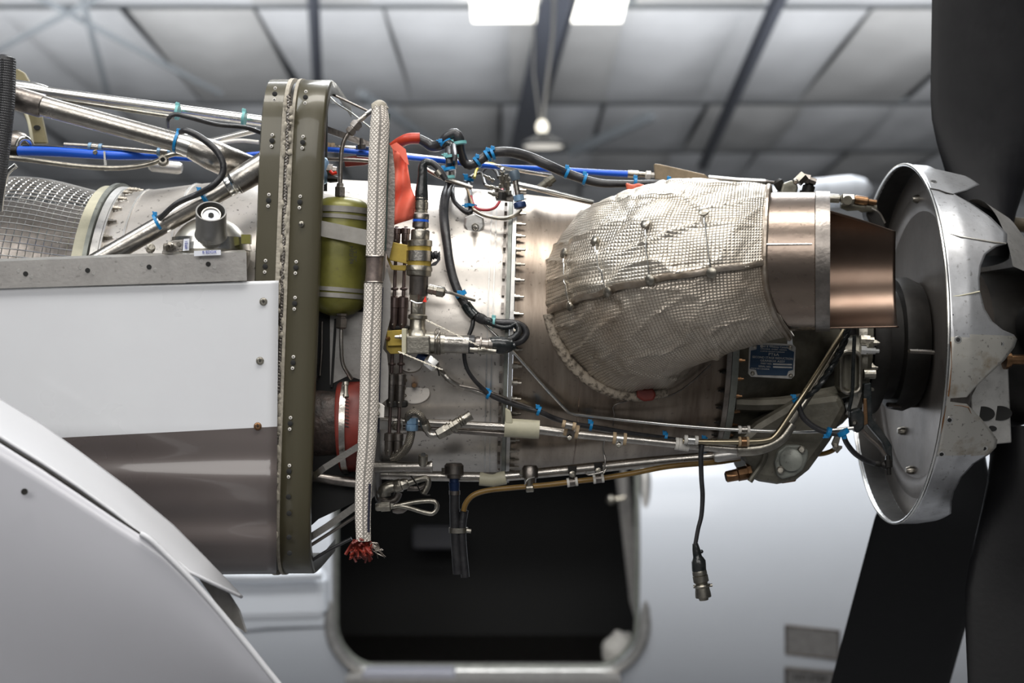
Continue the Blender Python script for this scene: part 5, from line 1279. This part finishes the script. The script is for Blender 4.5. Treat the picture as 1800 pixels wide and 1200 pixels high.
mk('tube_saddle', slab_g(rrect(683, 704, 716, 716, 4), yt-.004, .02), dark_m, smooth=False, label='dark saddle joining the twin transfer tubes near the hose fitting', cat='clamp', bevel=.002)
mk('tube_saddle', slab_g(rrect(686, 572, 720, 580, 3), yt-.004, .02), dark_m, smooth=False, label='dark saddle across the twin transfer tubes beside the lower yellow bracket', cat='clamp', bevel=.002)
# orange ribbon
rbn = thing('red_ribbon', W(705, 320, -.25), 'fluorescent red warning ribbon hanging from the woven sleeve', 'ribbon')
V, Fc = [], []
L_ = [(683, 255), (688, 275), (690, 300), (690, 330), (690, 360), (690, 396)]; R_ = [(700, 262), (714, 272), (718, 300), (723, 330), (730, 348), (727, 384)]
for i in range(21):
    f = i/20*5; k = min(4, int(f)); g = f-k
    a = [L_[k][q]+(L_[k+1][q]-L_[k][q])*g for q in (0, 1)]; b = [R_[k][q]+(R_[k+1][q]-R_[k][q])*g for q in (0, 1)]
    for j in range(13):
        h = j/12; V.append(W(a[0]+(b[0]-a[0])*h, a[1]+(b[1]-a[1])*h, -.262 + .004*math.sin(h*7+i*.35) + .003*math.sin(i*.9+h*3)))
for i in range(20):
    for j in range(12):
        p = i*13+j; Fc.append((p, p+1, p+14, p+13))
o = mk('cloth', (V, Fc, None), orange_m, rbn, angle=60); s_ = o.modifiers.new('t', 'SOLIDIFY'); s_.thickness = .0008
mk('fold', slab_g([(683, 257), (697, 250), (713, 262), (719, 290), (712, 285), (700, 268)], -.268, .001), orange_m, rbn, smooth=False)
mk('red_backing', slab_g([(604, 276), (655, 270), (660, 284), (640, 290), (607, 293)], -.08, .003), red_sleeve, label='dull red cloth strip behind the rods left of the woven sleeve', cat='ribbon', smooth=False)
# upper lines behind the harness
pipe('upper_rod', [(676, 268, -.12), (720, 273, -.12), (790, 281, -.11), (860, 290, -.09), (910, 299, -.07), (970, 309, -.05)], 3.6, steel_bright, 'long silver rod running beside the blue hose above the case', 'rod')
pipe('front_rod', [(905, 323, -.14), (950, 333, -.14), (1000, 346, -.13), (1042, 356, -.12)], 5, steel_bright, 'silver tube on top of the exhaust case running under the foil blanket')
pipe('rear_top_tube', [(748, 296, -.2), (765, 306, -.2), (785, 315, -.2), (812, 324, -.2), (830, 330, -.2)], 4, steel, 'short cream and silver tube passing behind the drop harness', 'pipe')
mk('top_stud_fitting', join(turn_g((942, 334, -.1), (962, 320, -.1), [(0, 6), (.5, 6.5), (1, 7)], 12), turn_g((960, 322, -.1), (974, 312, -.1), [(0, 9), (.4, 10), (.45, 7.5), (1, 7)], 8)), gearbox_m, label='brown stubby plug fitting on top of the exhaust case', cat='fitting')
# thermocouple terminal cluster
tc_ = thing('terminal_block', W(880, 325, -.23), 'silver terminal cluster with studs and nuts on top of the front flange', 'terminal')
yq = -.215
mk('bracket', slab_g([(868, 338), (874, 330), (896, 338), (904, 345), (902, 354), (872, 352)], yq+.004, .008), steel_dark, tc_, smooth=False, bevel=.001)
for a, b, r in (((882, 330), (883, 296), 5.5), ((893, 342), (890, 306), 6.5), ((876, 332), (852, 326), 3.8), ((878, 345), (858, 338), 3.8), ((868, 318), (850, 308), 3.6), ((888, 322), (896, 312), 6)):
    mk('stud', turn_g((a[0], a[1], yq), (b[0], b[1], yq-.006), [(0, r), (.2, r), (.22, r*.6), (.38, r*.6), (.4, r), (.62, r), (.64, r*.7), (1, r*.55)], 8), nickel, tc_)
mk('dark_nut', turn_g((882, 352, yq-.01), (883, 338, yq-.01), [(0, 8), (1, 7)], 8), dark_m, tc_)
mk('stud_cap', ball_g(W(883, 299, yq-.008), M(5, yq), 12, 8), steel_bright, tc_)
for nm, pts, r, m, lb in (('yellow_wire', [(834, 312), (838, 298), (847, 289), (862, 287), (876, 292), (881, 297)], 2.2, wire_y, 'thin yellow wire looping up to the terminal cluster'),
    ('black_wire', [(826, 312), (836, 306), (846, 305), (850, 315), (853, 324), (862, 330), (870, 329)], 3.2, black_m, 'short black wire kinking right to the terminal cluster'),
    ('black_wire', [(845, 308), (852, 297), (862, 295), (872, 302), (876, 312)], 2.8, black_m, 'short black wire arching over the silver studs'),
    ('red_wire', [(828, 345), (831, 356), (838, 366), (852, 369), (868, 366), (878, 354), (882, 340), (883, 328)], 2.6, wire_r, 'dark red wire swinging under the terminal cluster'),
    ('tan_wire', [(800, 322), (815, 326), (822, 334), (828, 352), (832, 366)], 2.2, tan_m, 'tan braided wire joining the red one'),
    ('sensor_lead', [(832, 368), (846, 376), (862, 381), (880, 384), (896, 382), (908, 376), (915, 368)], 3.6, nickel, 'stiff silver lead curving right under the red wire to the tie rod')):
    pipe(nm, P3(pts, .022), r, m, lb, 'wire', 10)
tr = thing('tie_rod_sleeve', W(910, 340, -.22), 'short steel rod with two blue-grey bushes in front of the front flange', 'rod')
yr = -.245
mk('rod', turn_g((904, 306, yr), (914, 366, yr), [(0, 5), (1, 5)], 14), steel, tr)
mk('bush', turn_g((903, 300, yr), (907, 317, yr), [(0, 8), (.3, 9.5), (1, 8)], 18), mat('blue_grey_bush', (.08, .11, .14), .2, .4), tr)
mk('bush', turn_g((911, 343, yr), (913, 353, yr), [(0, 9.5), (1, 9.5)], 18), lt_blue, tr)
mk('bush', turn_g((913, 355, yr), (915, 367, yr), [(0, 9.5), (.2, 11), (.8, 11), (1, 7)], 18), navy, tr)
tie(*O(824, 316, .02), 100, 7, tie_blue, 'blue cable tie at the top of the thin drop cable', head=(-.6, -.8))
tie(*O(829, 361, .02), 100, 8, tie_blue, 'blue cable tie where the red wire leaves the thin drop cable', head=(-1, 0))
# wires down the lower case
pipe('lower_cable', P3([(831, 556), (831, 570), (826, 585), (818, 604), (816, 625), (821, 648), (834, 668), (850, 684), (862, 694), (890, 707), (925, 718), (950, 724), (975, 735), (1010, 745), (1060, 753), (1110, 762), (1160, 769), (1200, 775), (1240, 782), (1264, 789)], .02), [4, 4, 3.6, 3.6, 3.6, 3.6, 3.8, 4, 4, 4, 4, 4.5, 4.5, 4.5, 4.5, 4.5, 4.5, 4.5, 4.5, 4], black_m, 'long thin black cable running down the case and along the lower pipes', 'cable')
lf = thing('angled_fitting', W(760, 640, -.28), 'silver angled nut with a thin tube below the tee-shaped sensor', 'fitting')
mk('navy_base', turn_g((735, 622, yk), (754, 634, yk), [(0, 9), (1, 9)], 12), navy, lf)
mk('nut', turn_g((748, 630, yk-.005), (768, 646, yk-.005), [(0, 9), (.2, 12), (.85, 12), (1, 8)], 6), steel_bright, lf)
mk('tube', tube_g([(764, 642, yk-.005)] + P3([(775, 652), (790, 668), (810, 679), (835, 687), (858, 695), (895, 706), (930, 718), (948, 726), (975, 737), (1003, 744), (1060, 756), (1110, 766), (1165, 772)], .014), [5, 4.5, 4.5, 4.5, 4.2, 4, 3.8, 3.5, 3.2, 3, 3, 3, 3, 3], 12), steel, lf)
mk('tag_wire', tube_g([(766, 640, yk-.012), (770, 650, yk-.012), (772, 660, yk-.01)], 1.4, 6), dark_m, lf)
pipe('second_tube', P3([(796, 676), (830, 682), (862, 690), (900, 704), (930, 715), (947, 722)], .016), 3, steel_dark, 'second thin grey tube bundled with the angled fitting tube')
pipe('long_thin_line', [O(838, 556, .012), O(870, 588, .012), O(905, 622, .012), O(950, 672, .012), O(990, 715, .014), O(1004, 726, .014), O(1030, 730, .014), O(1100, 738, .016), O(1200, 748, .03), (1300, 755, -.2), (1400, 759, -.2), (1450, 757, -.19), (1500, 752, -.19)], 3.2, steel_bright, 'long thin bright line slanting across the lower case then running right to the gearbox')
for p, a, r, lb in (((859, 693), 25, 7, 'bright blue cable tie on the lower cable left of the front flange'), ((947, 722), 22, 7, 'blue cable tie on the lower cable just right of the front flange'), ((1039, 748), 12, 7, 'blue cable tie on the lower cable between two tan clamps'),
   ((1170, 768), 10, 7, 'blue cable tie on the lower cable left of the white clamps'), ((1239, 777), 12, 8, 'blue cable tie where the hanging plug cable leaves the bundle')):
    q = O(p[0], p[1], .018); tie(*q, a, r, tie_blue, lb, head=(-.2, -.9))
# horizontal manifold pipes
yp = -.215
mp_ = thing('lower_manifold_pipe', W(780, 748, yp), 'twin horizontal pipes along the lower case with a cream sleeve at the flange', 'pipe')
mk('upper_pipe', tube_g([(660, 737, yp), (760, 743, yp), (892, 750, yp)], 6.5, 16, 1), steel, mp_)
mk('lower_pipe', tube_g([(700, 751, yp+.01), (760, 753, yp+.01), (892, 763, yp+.01)], 5.5, 14, 1), steel_dark, mp_)
mk('flat_bar', bar_g((658, 746, yp-.004), (708, 749, yp-.004), 15, .003), alu, mp_, smooth=False)
mk('cream_sleeve', tube_g([(887, 751, yp), (918, 753, yp), (948, 755, yp)], 16.5, 24, 1), cream_m, mp_)
mk('sleeve_tab', slab_g([(888, 716), (898, 722), (902, 745), (888, 745)], yp-.012, .01), cream_m, mp_, smooth=False, bevel=.002)
mk('pipe_right', tube_g([(944, 754, yp), (1000, 761, yp), (1080, 769, yp), (1160, 777, yp), (1240, 785, yp), (1300, 790, yp)], [9, 8, 7.5, 7.5, 7.5, 8], 16), steel, mp_)
mk('riser', tube_g([(1296, 790, -.22), (1330, 788, -.22), (1356, 780, -.22), (1375, 768, -.22), (1392, 745, -.22)], [12, 12, 11, 10, 9], 18), nickel, mp_)
mk('pipe_bolt', turn_g((697, 747, yp-.008), (698, 750, yp-.02), [(0, 9), (.5, 9), (.55, 6), (1, 5)], 8), nickel, mp_)
pipe('drain_line', [(1200, 775, -.23), (1240, 776, -.23), (1300, 776, -.235), (1345, 774, -.235), (1362, 766, -.235), (1380, 742, -.235), (1404, 705, -.235), (1440, 650, -.22), (1484, 580, -.2)], 5, mat('bronze_line', (.42, .36, .25), 1, .3, .3, 50), 'bronze coloured line running right then climbing steeply past the data plate')
pipe('riser_line', [(1362, 770, -.215), (1385, 748, -.215), (1410, 712, -.215), (1445, 660, -.2), (1478, 605, -.19)], 7, nickel, 'thicker dull pipe climbing behind the bronze line beside the gearbox')
pclamp(1004, 757, yp, 12, 9, 26, tan_m, steel_dark, 'dark tan clamp on the lower pipe just right of the cream sleeve')
pclamp(1000, 747, yp-.02, 12, 4, 24, tan_m, steel, 'small tan clamp stacked above the dark tan clamp', tab=False)
pclamp(1089, 771, yp, 6, 8, 24, tan_m, steel_bright, 'light tan clamp pair in the middle of the lower pipe')
pclamp(1199, 781, yp, 8, 8, 24, whitec, whitec, 'lower one of the two white clamps near the hanging plug cable', tab=False)
pclamp(1215, 773, yp-.02, 4, 5, 24, whitec, steel_bright, 'upper one of the two white clamps near the hanging plug cable', tab=False)
pclamp(1308, 755, -.2, 0, 4, 20, whitec, steel, 'small cream clamp on the long thin line below the data plate', tab=False)
pclamp(1307, 776, -.235, 0, 6, 18, tan_m, brass, 'brown clamp on the bronze line below the data plate', tab=False)
# braided hose with blue fitting
bhs = thing('braided_hose', W(730, 760, -.26), 'short braided hose with a light blue fitting and loose nut fittings', 'hose')
yh = -.262
mk('lower_braid', tube_g([(690, 806, yh+.02), (706, 797, yh+.01), (717, 782, yh), (722, 764, yh), (723, 752, yh)], 7.5, 16), braid, bhs)
mk('blue_nut', turn_g((724, 757, yh), (724, 734, yh), [(0, 10), (.05, 11), (.45, 11), (.48, 9.5), (.52, 9.5), (.55, 11), (.95, 11), (1, 9)], 8), lt_blue, bhs)
mk('upper_braid', tube_g([(718, 740, yh), (718, 730, yh-.006), (726, 724, yh-.01), (736, 727, yh-.01), (743, 736, yh-.008), (747, 746, yh)], 6.5, 16), braid, bhs)
mk('socket', turn_g((744, 738, yh), (751, 757, yh), [(0, 7), (.1, 8.5), (.8, 9), (1, 7)], 16), nickel, bhs)
mk('elbow', tube_g([(750, 756, yh), (754, 763, yh), (762, 765, yh), (770, 763, yh)], 5, 14), steel, bhs)
mk('swivel_nut', turn_g((768, 765, yh), (788, 754, yh), [(0, 7), (.1, 10), (.5, 11), (.9, 11), (1, 9)], 6), nickel, bhs)
mk('union', turn_g((784, 756, yh), (808, 741, yh), [(0, 11), (.3, 11), (.32, 8), (.45, 8), (.47, 13), (.6, 13), (.62, 9.5), (1, 9.5)], 8), brass if False else nickel, bhs)
mk('threaded_end', turn_g((805, 743, yh), (828, 729, yh), [(0, 8.5), (.08, 10), (.16, 8.5), (.24, 10), (.32, 8.5), (.4, 10), (.48, 8.5), (.55, 8), (.95, 9), (1, 9), (1, 7)], 16), nickel, bhs)
# lower left tubes
lt = thing('spouted_tube', W(705, 821, -.25), 'short horizontal steel tube with an upright open spout', 'pipe')
mk('tube', turn_g((640, 821, yp-.03), (760, 820, yp-.03), [(0, 9.5), (.96, 9.5), (.97, 10.5), (1, 10.5)], 24), steel, lt)
mk('spout', turn_g((743, 818, yp-.035), (744, 800, yp-.04), [(0, 6), (.1, 7), (.5, 8.5), (1, 8.5), (1, 5)], 18), nickel, lt)
mk('spout_bore', turn_g((744, 800.2, yp-.04), (744, 799, yp-.042), [(0, 4.5), (1, 4.5)], 14), void_m, lt)
bp_ = thing('bottom_pipe', W(900, 832, -.12), 'long grey pipe along the very bottom of the engine', 'pipe')
yb_ = -.13
mk('pipe', tube_g([(640, 833, yb_), (740, 836, yb_), (860, 838, yb_), (900, 836, yb_), (960, 830, yb_), (1040, 822, yb_), (1140, 812, yb_), (1240, 803, yb_), (1290, 798, yb_)], [9, 9, 8.5, 8.5, 9, 9.5, 9.5, 9, 9], 18), steel, bp_)
mk('cream_sleeve', tube_g([(843, 841, yb_), (866, 843, yb_), (889, 839, yb_)], 12, 20, 1), cream_m, bp_)
mk('pipe_end', turn_g((1255, 803, yb_-.02), (1300, 797, yb_-.02), [(0, 8), (.1, 10), (1, 10)], 18), alu, bp_)
fs = [(798, 818, 832, 17, 'dark flanged boss on the bottom pipe above the black drain hoses'), (932, 822, 840, 14, 'dark flanged boss on the bottom pipe right of the cream sleeve'), ]
for x, ya, yb2, r, lb in fs:
    t = thing('drain_boss', W(x, ya, yb_), lb, 'fitting')
    mk('boss', turn_g((x, ya-4, yb_-.012), (x, yb2+8, yb_-.012), [(0, r*.8), (.15, r), (.7, r), (.75, r*.75), (1, r*.7)], 16), steel_dark, t)
    mk('boss_ear', turn_g((x-r-1, ya+4, yb_-.012), (x-r-1, ya+12, yb_-.012), [(0, 4), (1, 4)], 8), nickel, t)
mk('boss_outlet', turn_g((798, 838, yb_-.012), (799, 868, yb_-.012), [(0, 8), (.3, 8.5), (.35, 10), (.8, 9), (1, 8)], 14), navy, label='navy blue outlet nut under the left dark boss', cat='fitting')
hk = thing('left_drain_hose', W(806, 930, yb_), 'left black drain hose with frayed open end hanging in front of the doorway', 'hose')
mk('hose', tube_g([(799, 866, yb_-.012), (799, 900, yb_-.012), (801, 950, yb_-.012), (805, 1008, yb_-.012)], 9, 14, 3), black_m, hk)
mk('clip', turn_g((799, 862, yb_-.012), (799, 869, yb_-.012), [(0, 10), (1, 10)], 14), steel_dark, hk)
pipe('right_drain_hose', [(816, 896, yb_-.01), (812, 925, yb_-.012), (813, 960, yb_-.012), (818, 1014, yb_-.012)], 7.5, black_m, 'right black drain hose fed by the amber tube, hanging in front of the doorway', 'hose')
wc = thing('worm_clamp', W(808, 931, yb_), 'small worm clamp strapping the two black drain hoses together', 'clamp')
mk('band', turn_g((806, 927, yb_-.012), (806, 936, yb_-.012), [(0, 16), (0, 17), (1, 17), (1, 16)], 22, .65), nickel, wc)
mk('screw', turn_g((820, 932, yb_-.022), (828, 933, yb_-.022), [(0, 4), (1, 4)], 8), nickel, wc)
pipe('amber_hose', [(815, 898, yb_-.02), (819, 884, yb_-.02), (832, 870, yb_-.02), (856, 862, yb_-.02), (900, 857, yb_-.02), (960, 852, yb_-.02), (1010, 846, yb_-.02), (1060, 840, yb_-.02), (1110, 832, yb_-.02), (1160, 822, yb_-.02), (1200, 817, yb_-.02), (1260, 812, yb_-.01), (1300, 806, yb_)], 4.8, amber_m, 'long amber hose curving below the bottom pipe to the gearbox', 'hose')
pipe('amber_hose', [(1415, 797, -.1), (1440, 798, -.1), (1458, 794, -.11), (1472, 786, -.12)], 4.2, amber_m, 'short amber hose end right of the sump cap', 'hose')
hc = thing('hose_clip', W(931, 855, yb_), 'small clip tying the amber hose below the right dark boss', 'clip')
mk('clip_band', turn_g((924, 858, yb_-.02), (938, 857, yb_-.02), [(0, 6), (.1, 7.5), (.9, 7.5), (1, 6)], 14), nickel, hc)
mk('clip_stem', turn_g((930, 838, yb_-.02), (931, 856, yb_-.02), [(0, 7), (1, 6)], 12), nickel, hc)
mk('clip_wire', tube_g([(922, 852, yb_-.03), (928, 842, yb_-.03), (940, 838, yb_-.03)], 1, 6), steel_bright, hc)
for x, y, lb in ((1006, 847, 'left white clamp on the amber hose with a dark hanger'), (1052, 841, 'right white clamp on the amber hose with loose wire')):
    t = pclamp(x, y, yb_-.02, -8, 4.8, 19, whitec, steel_dark, lb, tab=False)
    mk('hanger', slab_g([(x-8, y-28), (x+8, y-28), (x+6, y-8), (x-5, y-6)], yb_-.015, .006), dark_m, t, smooth=False, bevel=.001)
    mk('hanger_bolt', turn_g((x, y-14, yb_-.018), (x+1, y-13, yb_-.03), [(0, 6), (.5, 6), (.6, 3), (1, 3)], 8), nickel, t)
pipe('lock_wire_loop', [(1028, 829, -.17), (1034, 834, -.17), (1048, 832, -.17), (1062, 828, -.17), (1066, 824, -.17), (1060, 832, -.17), (1064, 810, -.17), (1060, 790, -.17), (1062, 772, -.2)], 1.6, steel, 'curled loose lock wire above the right white clamp', 'wire')
pipe('blanket_lock_wire', P3([(1250, 640), (1215, 672), (1185, 692), (1150, 701), (1120, 701), (1080, 712), (1080, 728), (1077, 748)], .01), 1.4, steel_dark, 'thin dark wire hanging under the foil blanket past the red tag', 'wire')
# loops under the engine
lo_ = thing('lower_loop_line', W(720, 890, -.2), 'hairpin shaped steel line with a nut hanging low beside the woven sleeve', 'pipe')
yl = -.22
mk('hairpin', tube_g([(690, 890, yl), (730, 882, yl), (757, 880, yl), (767, 884, yl), (768, 894, yl), (760, 902, yl), (745, 900, yl), (715, 891, yl), (694, 888, yl)], 4.2, 12), nickel, lo_)
mk('nut', turn_g((660, 891, yl), (692, 889, yl), [(0, 6), (.1, 8), (.3, 8), (.32, 9.5), (.8, 9.5), (.85, 6), (1, 5)], 6), nickel, lo_)
mk('knuckle', turn_g((690, 896, yl+.01), (715, 893, yl+.01), [(0, 5), (.3, 8), (.7, 8), (1, 4)], 10), steel_dark, lo_)
lo2 = thing('upper_loop_line', W(700, 855, -.2), 'bent steel elbow line with a large nut just above the hairpin line', 'pipe')
mk('elbow', tube_g([(676, 872, yl), (676, 862, yl), (684, 856, yl), (700, 853, yl)], [11, 12, 11, 9], 18), nickel, lo2)
mk('big_nut', turn_g((692, 856, yl), (718, 848, yl), [(0, 10), (.1, 12), (.5, 12), (.55, 10), (.8, 10), (1, 7)], 8), nickel, lo2)
mk('bend', tube_g([(714, 850, yl), (732, 844, yl), (748, 840, yl), (753, 846, yl), (750, 858, yl), (744, 868, yl)], 5.5, 12), nickel, lo2)
mk('second_bend', tube_g([(716, 858, yl+.02), (735, 858, yl+.02), (748, 852, yl+.02)], 4.5, 10), steel_dark, lo2)
mk('loose_wire', tube_g([(722, 836, yl-.01), (732, 850, yl-.012), (742, 868, yl-.012), (756, 870, yl-.01)], 1.4, 6), dark_m, lo2)
mk('curled_tube', tube_g([(664, 862, yl+.02), (668, 876, yl+.02), (682, 882, yl+.02), (696, 876, yl+.02), (700, 866, yl+.02)], 7, 12), steel_dark, label='dark curled tube tucked behind the big nut', cat='pipe')
mk('rear_shadow_block', slab_g([(655, 832), (740, 836), (735, 846), (700, 850), (690, 880), (660, 884)], -.12, .03), dark_m, label='dark block standing in for shade behind the bent elbow line', cat='shade block', smooth=False, bevel=.003)  # dark block put in as shade behind the elbow line
# hanging connector
hp = thing('hanging_plug', W(1234, 1020, -.22), 'loose black cable with a brown metal plug hanging before the white fuselage', 'connector')
yx = -.225
mk('cable', tube_g([(1234, 781, yx), (1232, 800, yx), (1233, 840, yx), (1235, 870, yx), (1233, 905, yx), (1227, 930, yx), (1222, 958, yx)], [4.5, 4.5, 4.2, 4.2, 4, 3.8, 3.8], 12), black_m, hp)
mk('boot', tube_g([(1222, 955, yx), (1224, 966, yx), (1226, 978, yx), (1228, 986, yx), (1229, 1003, yx)], [5, 7, 8, 12.5, 12.5], 18), black_gloss, hp)
mk('boot_bump', ball_g(W(1233, 969, yx-.008), M(3.5, yx), 10, 6), black_gloss, hp)
mk('back_shell', turn_g((1229, 1002, yx), (1233, 1024, yx), [(0, 12.5), (.1, 13), (.35, 13), (.38, 11.8), (.42, 13.6), (.9, 13.6), (1, 11)], 20), nickel, hp)
mk('coupling_ring', turn_g((1233, 1023, yx), (1237, 1052, yx), [(0, 10.5), (.1, 10.5), (.12, 14), (.2, 15), (.28, 14), (.32, 12.5), (.75, 14), (.9, 14), (.92, 9), (1.08, 8)], 18), nickel, hp)
mk('coupling_lug', turn_g((1219, 1031, yx), (1252, 1028, yx), [(0, 3), (1, 3)], 8), nickel, hp)
# gearbox side wiring and linkage
pts = []
gs = []
bpz = [(1492, 576), (1484, 600), (1470, 630), (1452, 660), (1432, 686), (1412, 700)]
cw_ = smooth_path([W(x, y, -.215) for x, y in bpz], 10)
for sg in (0, PI):
    gs.append(sweep([p + Vector((math.sin(i*.9+sg), math.cos(i*.9+sg), .4*math.sin(i*.9+sg)))*.0032 for i, p in enumerate(cw_)], .0034, 8))
mk('twisted_cable', join(*gs), black_gloss, label='twisted glossy black cable pair descending beside the bronze line', cat='cable')
pipe('gearbox_cable', [(1405, 698, -.22), (1404, 712, -.22), (1410, 730, -.22), (1424, 745, -.22), (1445, 757, -.22), (1470, 762, -.22), (1485, 762, -.22)], 5.2, black_m, 'black cable hanging in a curve from the blue tie to the rod end', 'cable')
pipe('linkage_cable', [(1482, 762, -.22), (1488, 778, -.2), (1502, 796, -.18), (1520, 808, -.16), (1540, 815, -.15), (1556, 817, -.15)], 4.8, black_m, 'black cable looping right from the rod end into the spinner dish', 'cable')
tie(1402, 702, -.225, 60, 8, tie_blue, 'bright blue cable tie on the steep line beside the gearbox', head=(-.7, -.6), w=7)
tie(1456, 760, -.225, 20, 8, tie_blue, 'left blue tie of the pair holding the rod end by the gearbox nose', head=(-.5, .7), w=7)
tie(1482, 760, -.225, 60, 9, tie_blue, 'right blue tie of the pair holding the rod end by the gearbox nose', head=(.2, .8), w=8)
re_ = thing('rod_end_bracket', W(1470, 785, -.12), 'small silver toggle bracket below the pair of blue ties', 'bracket')
mk('bracket_arm', slab_g([(1468, 766), (1478, 768), (1474, 782), (1480, 788), (1472, 797), (1466, 788), (1462, 780)], -.13, .006), nickel, re_, smooth=False, bevel=.001)
mk('bracket_nut', turn_g((1465, 784, -.13), (1480, 786, -.13), [(0, 6), (.4, 6), (.5, 3), (1, 3)], 6), nickel, re_)
la = thing('reversing_lever', W(1535, 740, -.15), 'long black forked lever reaching from the output flange into the spinner dish', 'lever')
yv = -.15
mk('lever_arm', slab_g([(1518, 674), (1532, 672), (1534, 735), (1552, 757), (1568, 782), (1570, 812), (1566, 828), (1558, 826), (1560, 800), (1552, 778), (1530, 752), (1519, 738)], yv, .014), black_gloss, la, smooth=False, bevel=.002)
mk('lever_side', slab_g([(1518, 700), (1524, 700), (1526, 745), (1518, 748)], yv-.006, .008), brass, la, smooth=False, bevel=.001)
mk('lower_arm', tube_g([(1512, 752, yv), (1526, 768, yv), (1544, 784, yv), (1556, 800, yv)], 3.5, 8), steel_dark, la)
mk('joint_block', slab_g([(1495, 722), (1512, 716), (1520, 728), (1520, 752), (1508, 762), (1497, 752)], yv-.01, .02), black_gloss, la, smooth=False, bevel=.003)
mk('joint_bolt', turn_g((1503, 742, yv-.012), (1502, 743, yv-.024), [(0, 5), (.6, 5), (1, 3)], 6), bolt_m, la)
mk('clevis_end', turn_g((1536, 814, yv), (1562, 818, yv), [(0, 5), (.3, 7), (.5, 5), (.7, 8), (1, 7)], 10), dark_m, la)
mk('clevis_pin', turn_g((1561, 800, yv-.005), (1563, 834, yv-.005), [(0, 4), (.2, 4), (.25, 7), (.6, 7), (.65, 4), (1, 4)], 8), dark_m, la)
mk('lever_drop', tube_g([(1502, 590, -.17), (1500, 640, -.17), (1498, 690, -.165), (1492, 722, -.16)], 3.5, 8), black_gloss, la)
pipe('shaft_pin', [(1598, 617, -.16), (1625, 618, -.15), (1640, 619, -.14)], 4, steel_bright, 'short bright pin across the dark shaft inside the spinner dish', 'pin')
pipe('dish_rod', [(1560, 711, -.05), (1590, 712, -.03), (1628, 712, -.01)], 4, steel_dark, 'dim grey rod low across the spinner dish', 'rod')
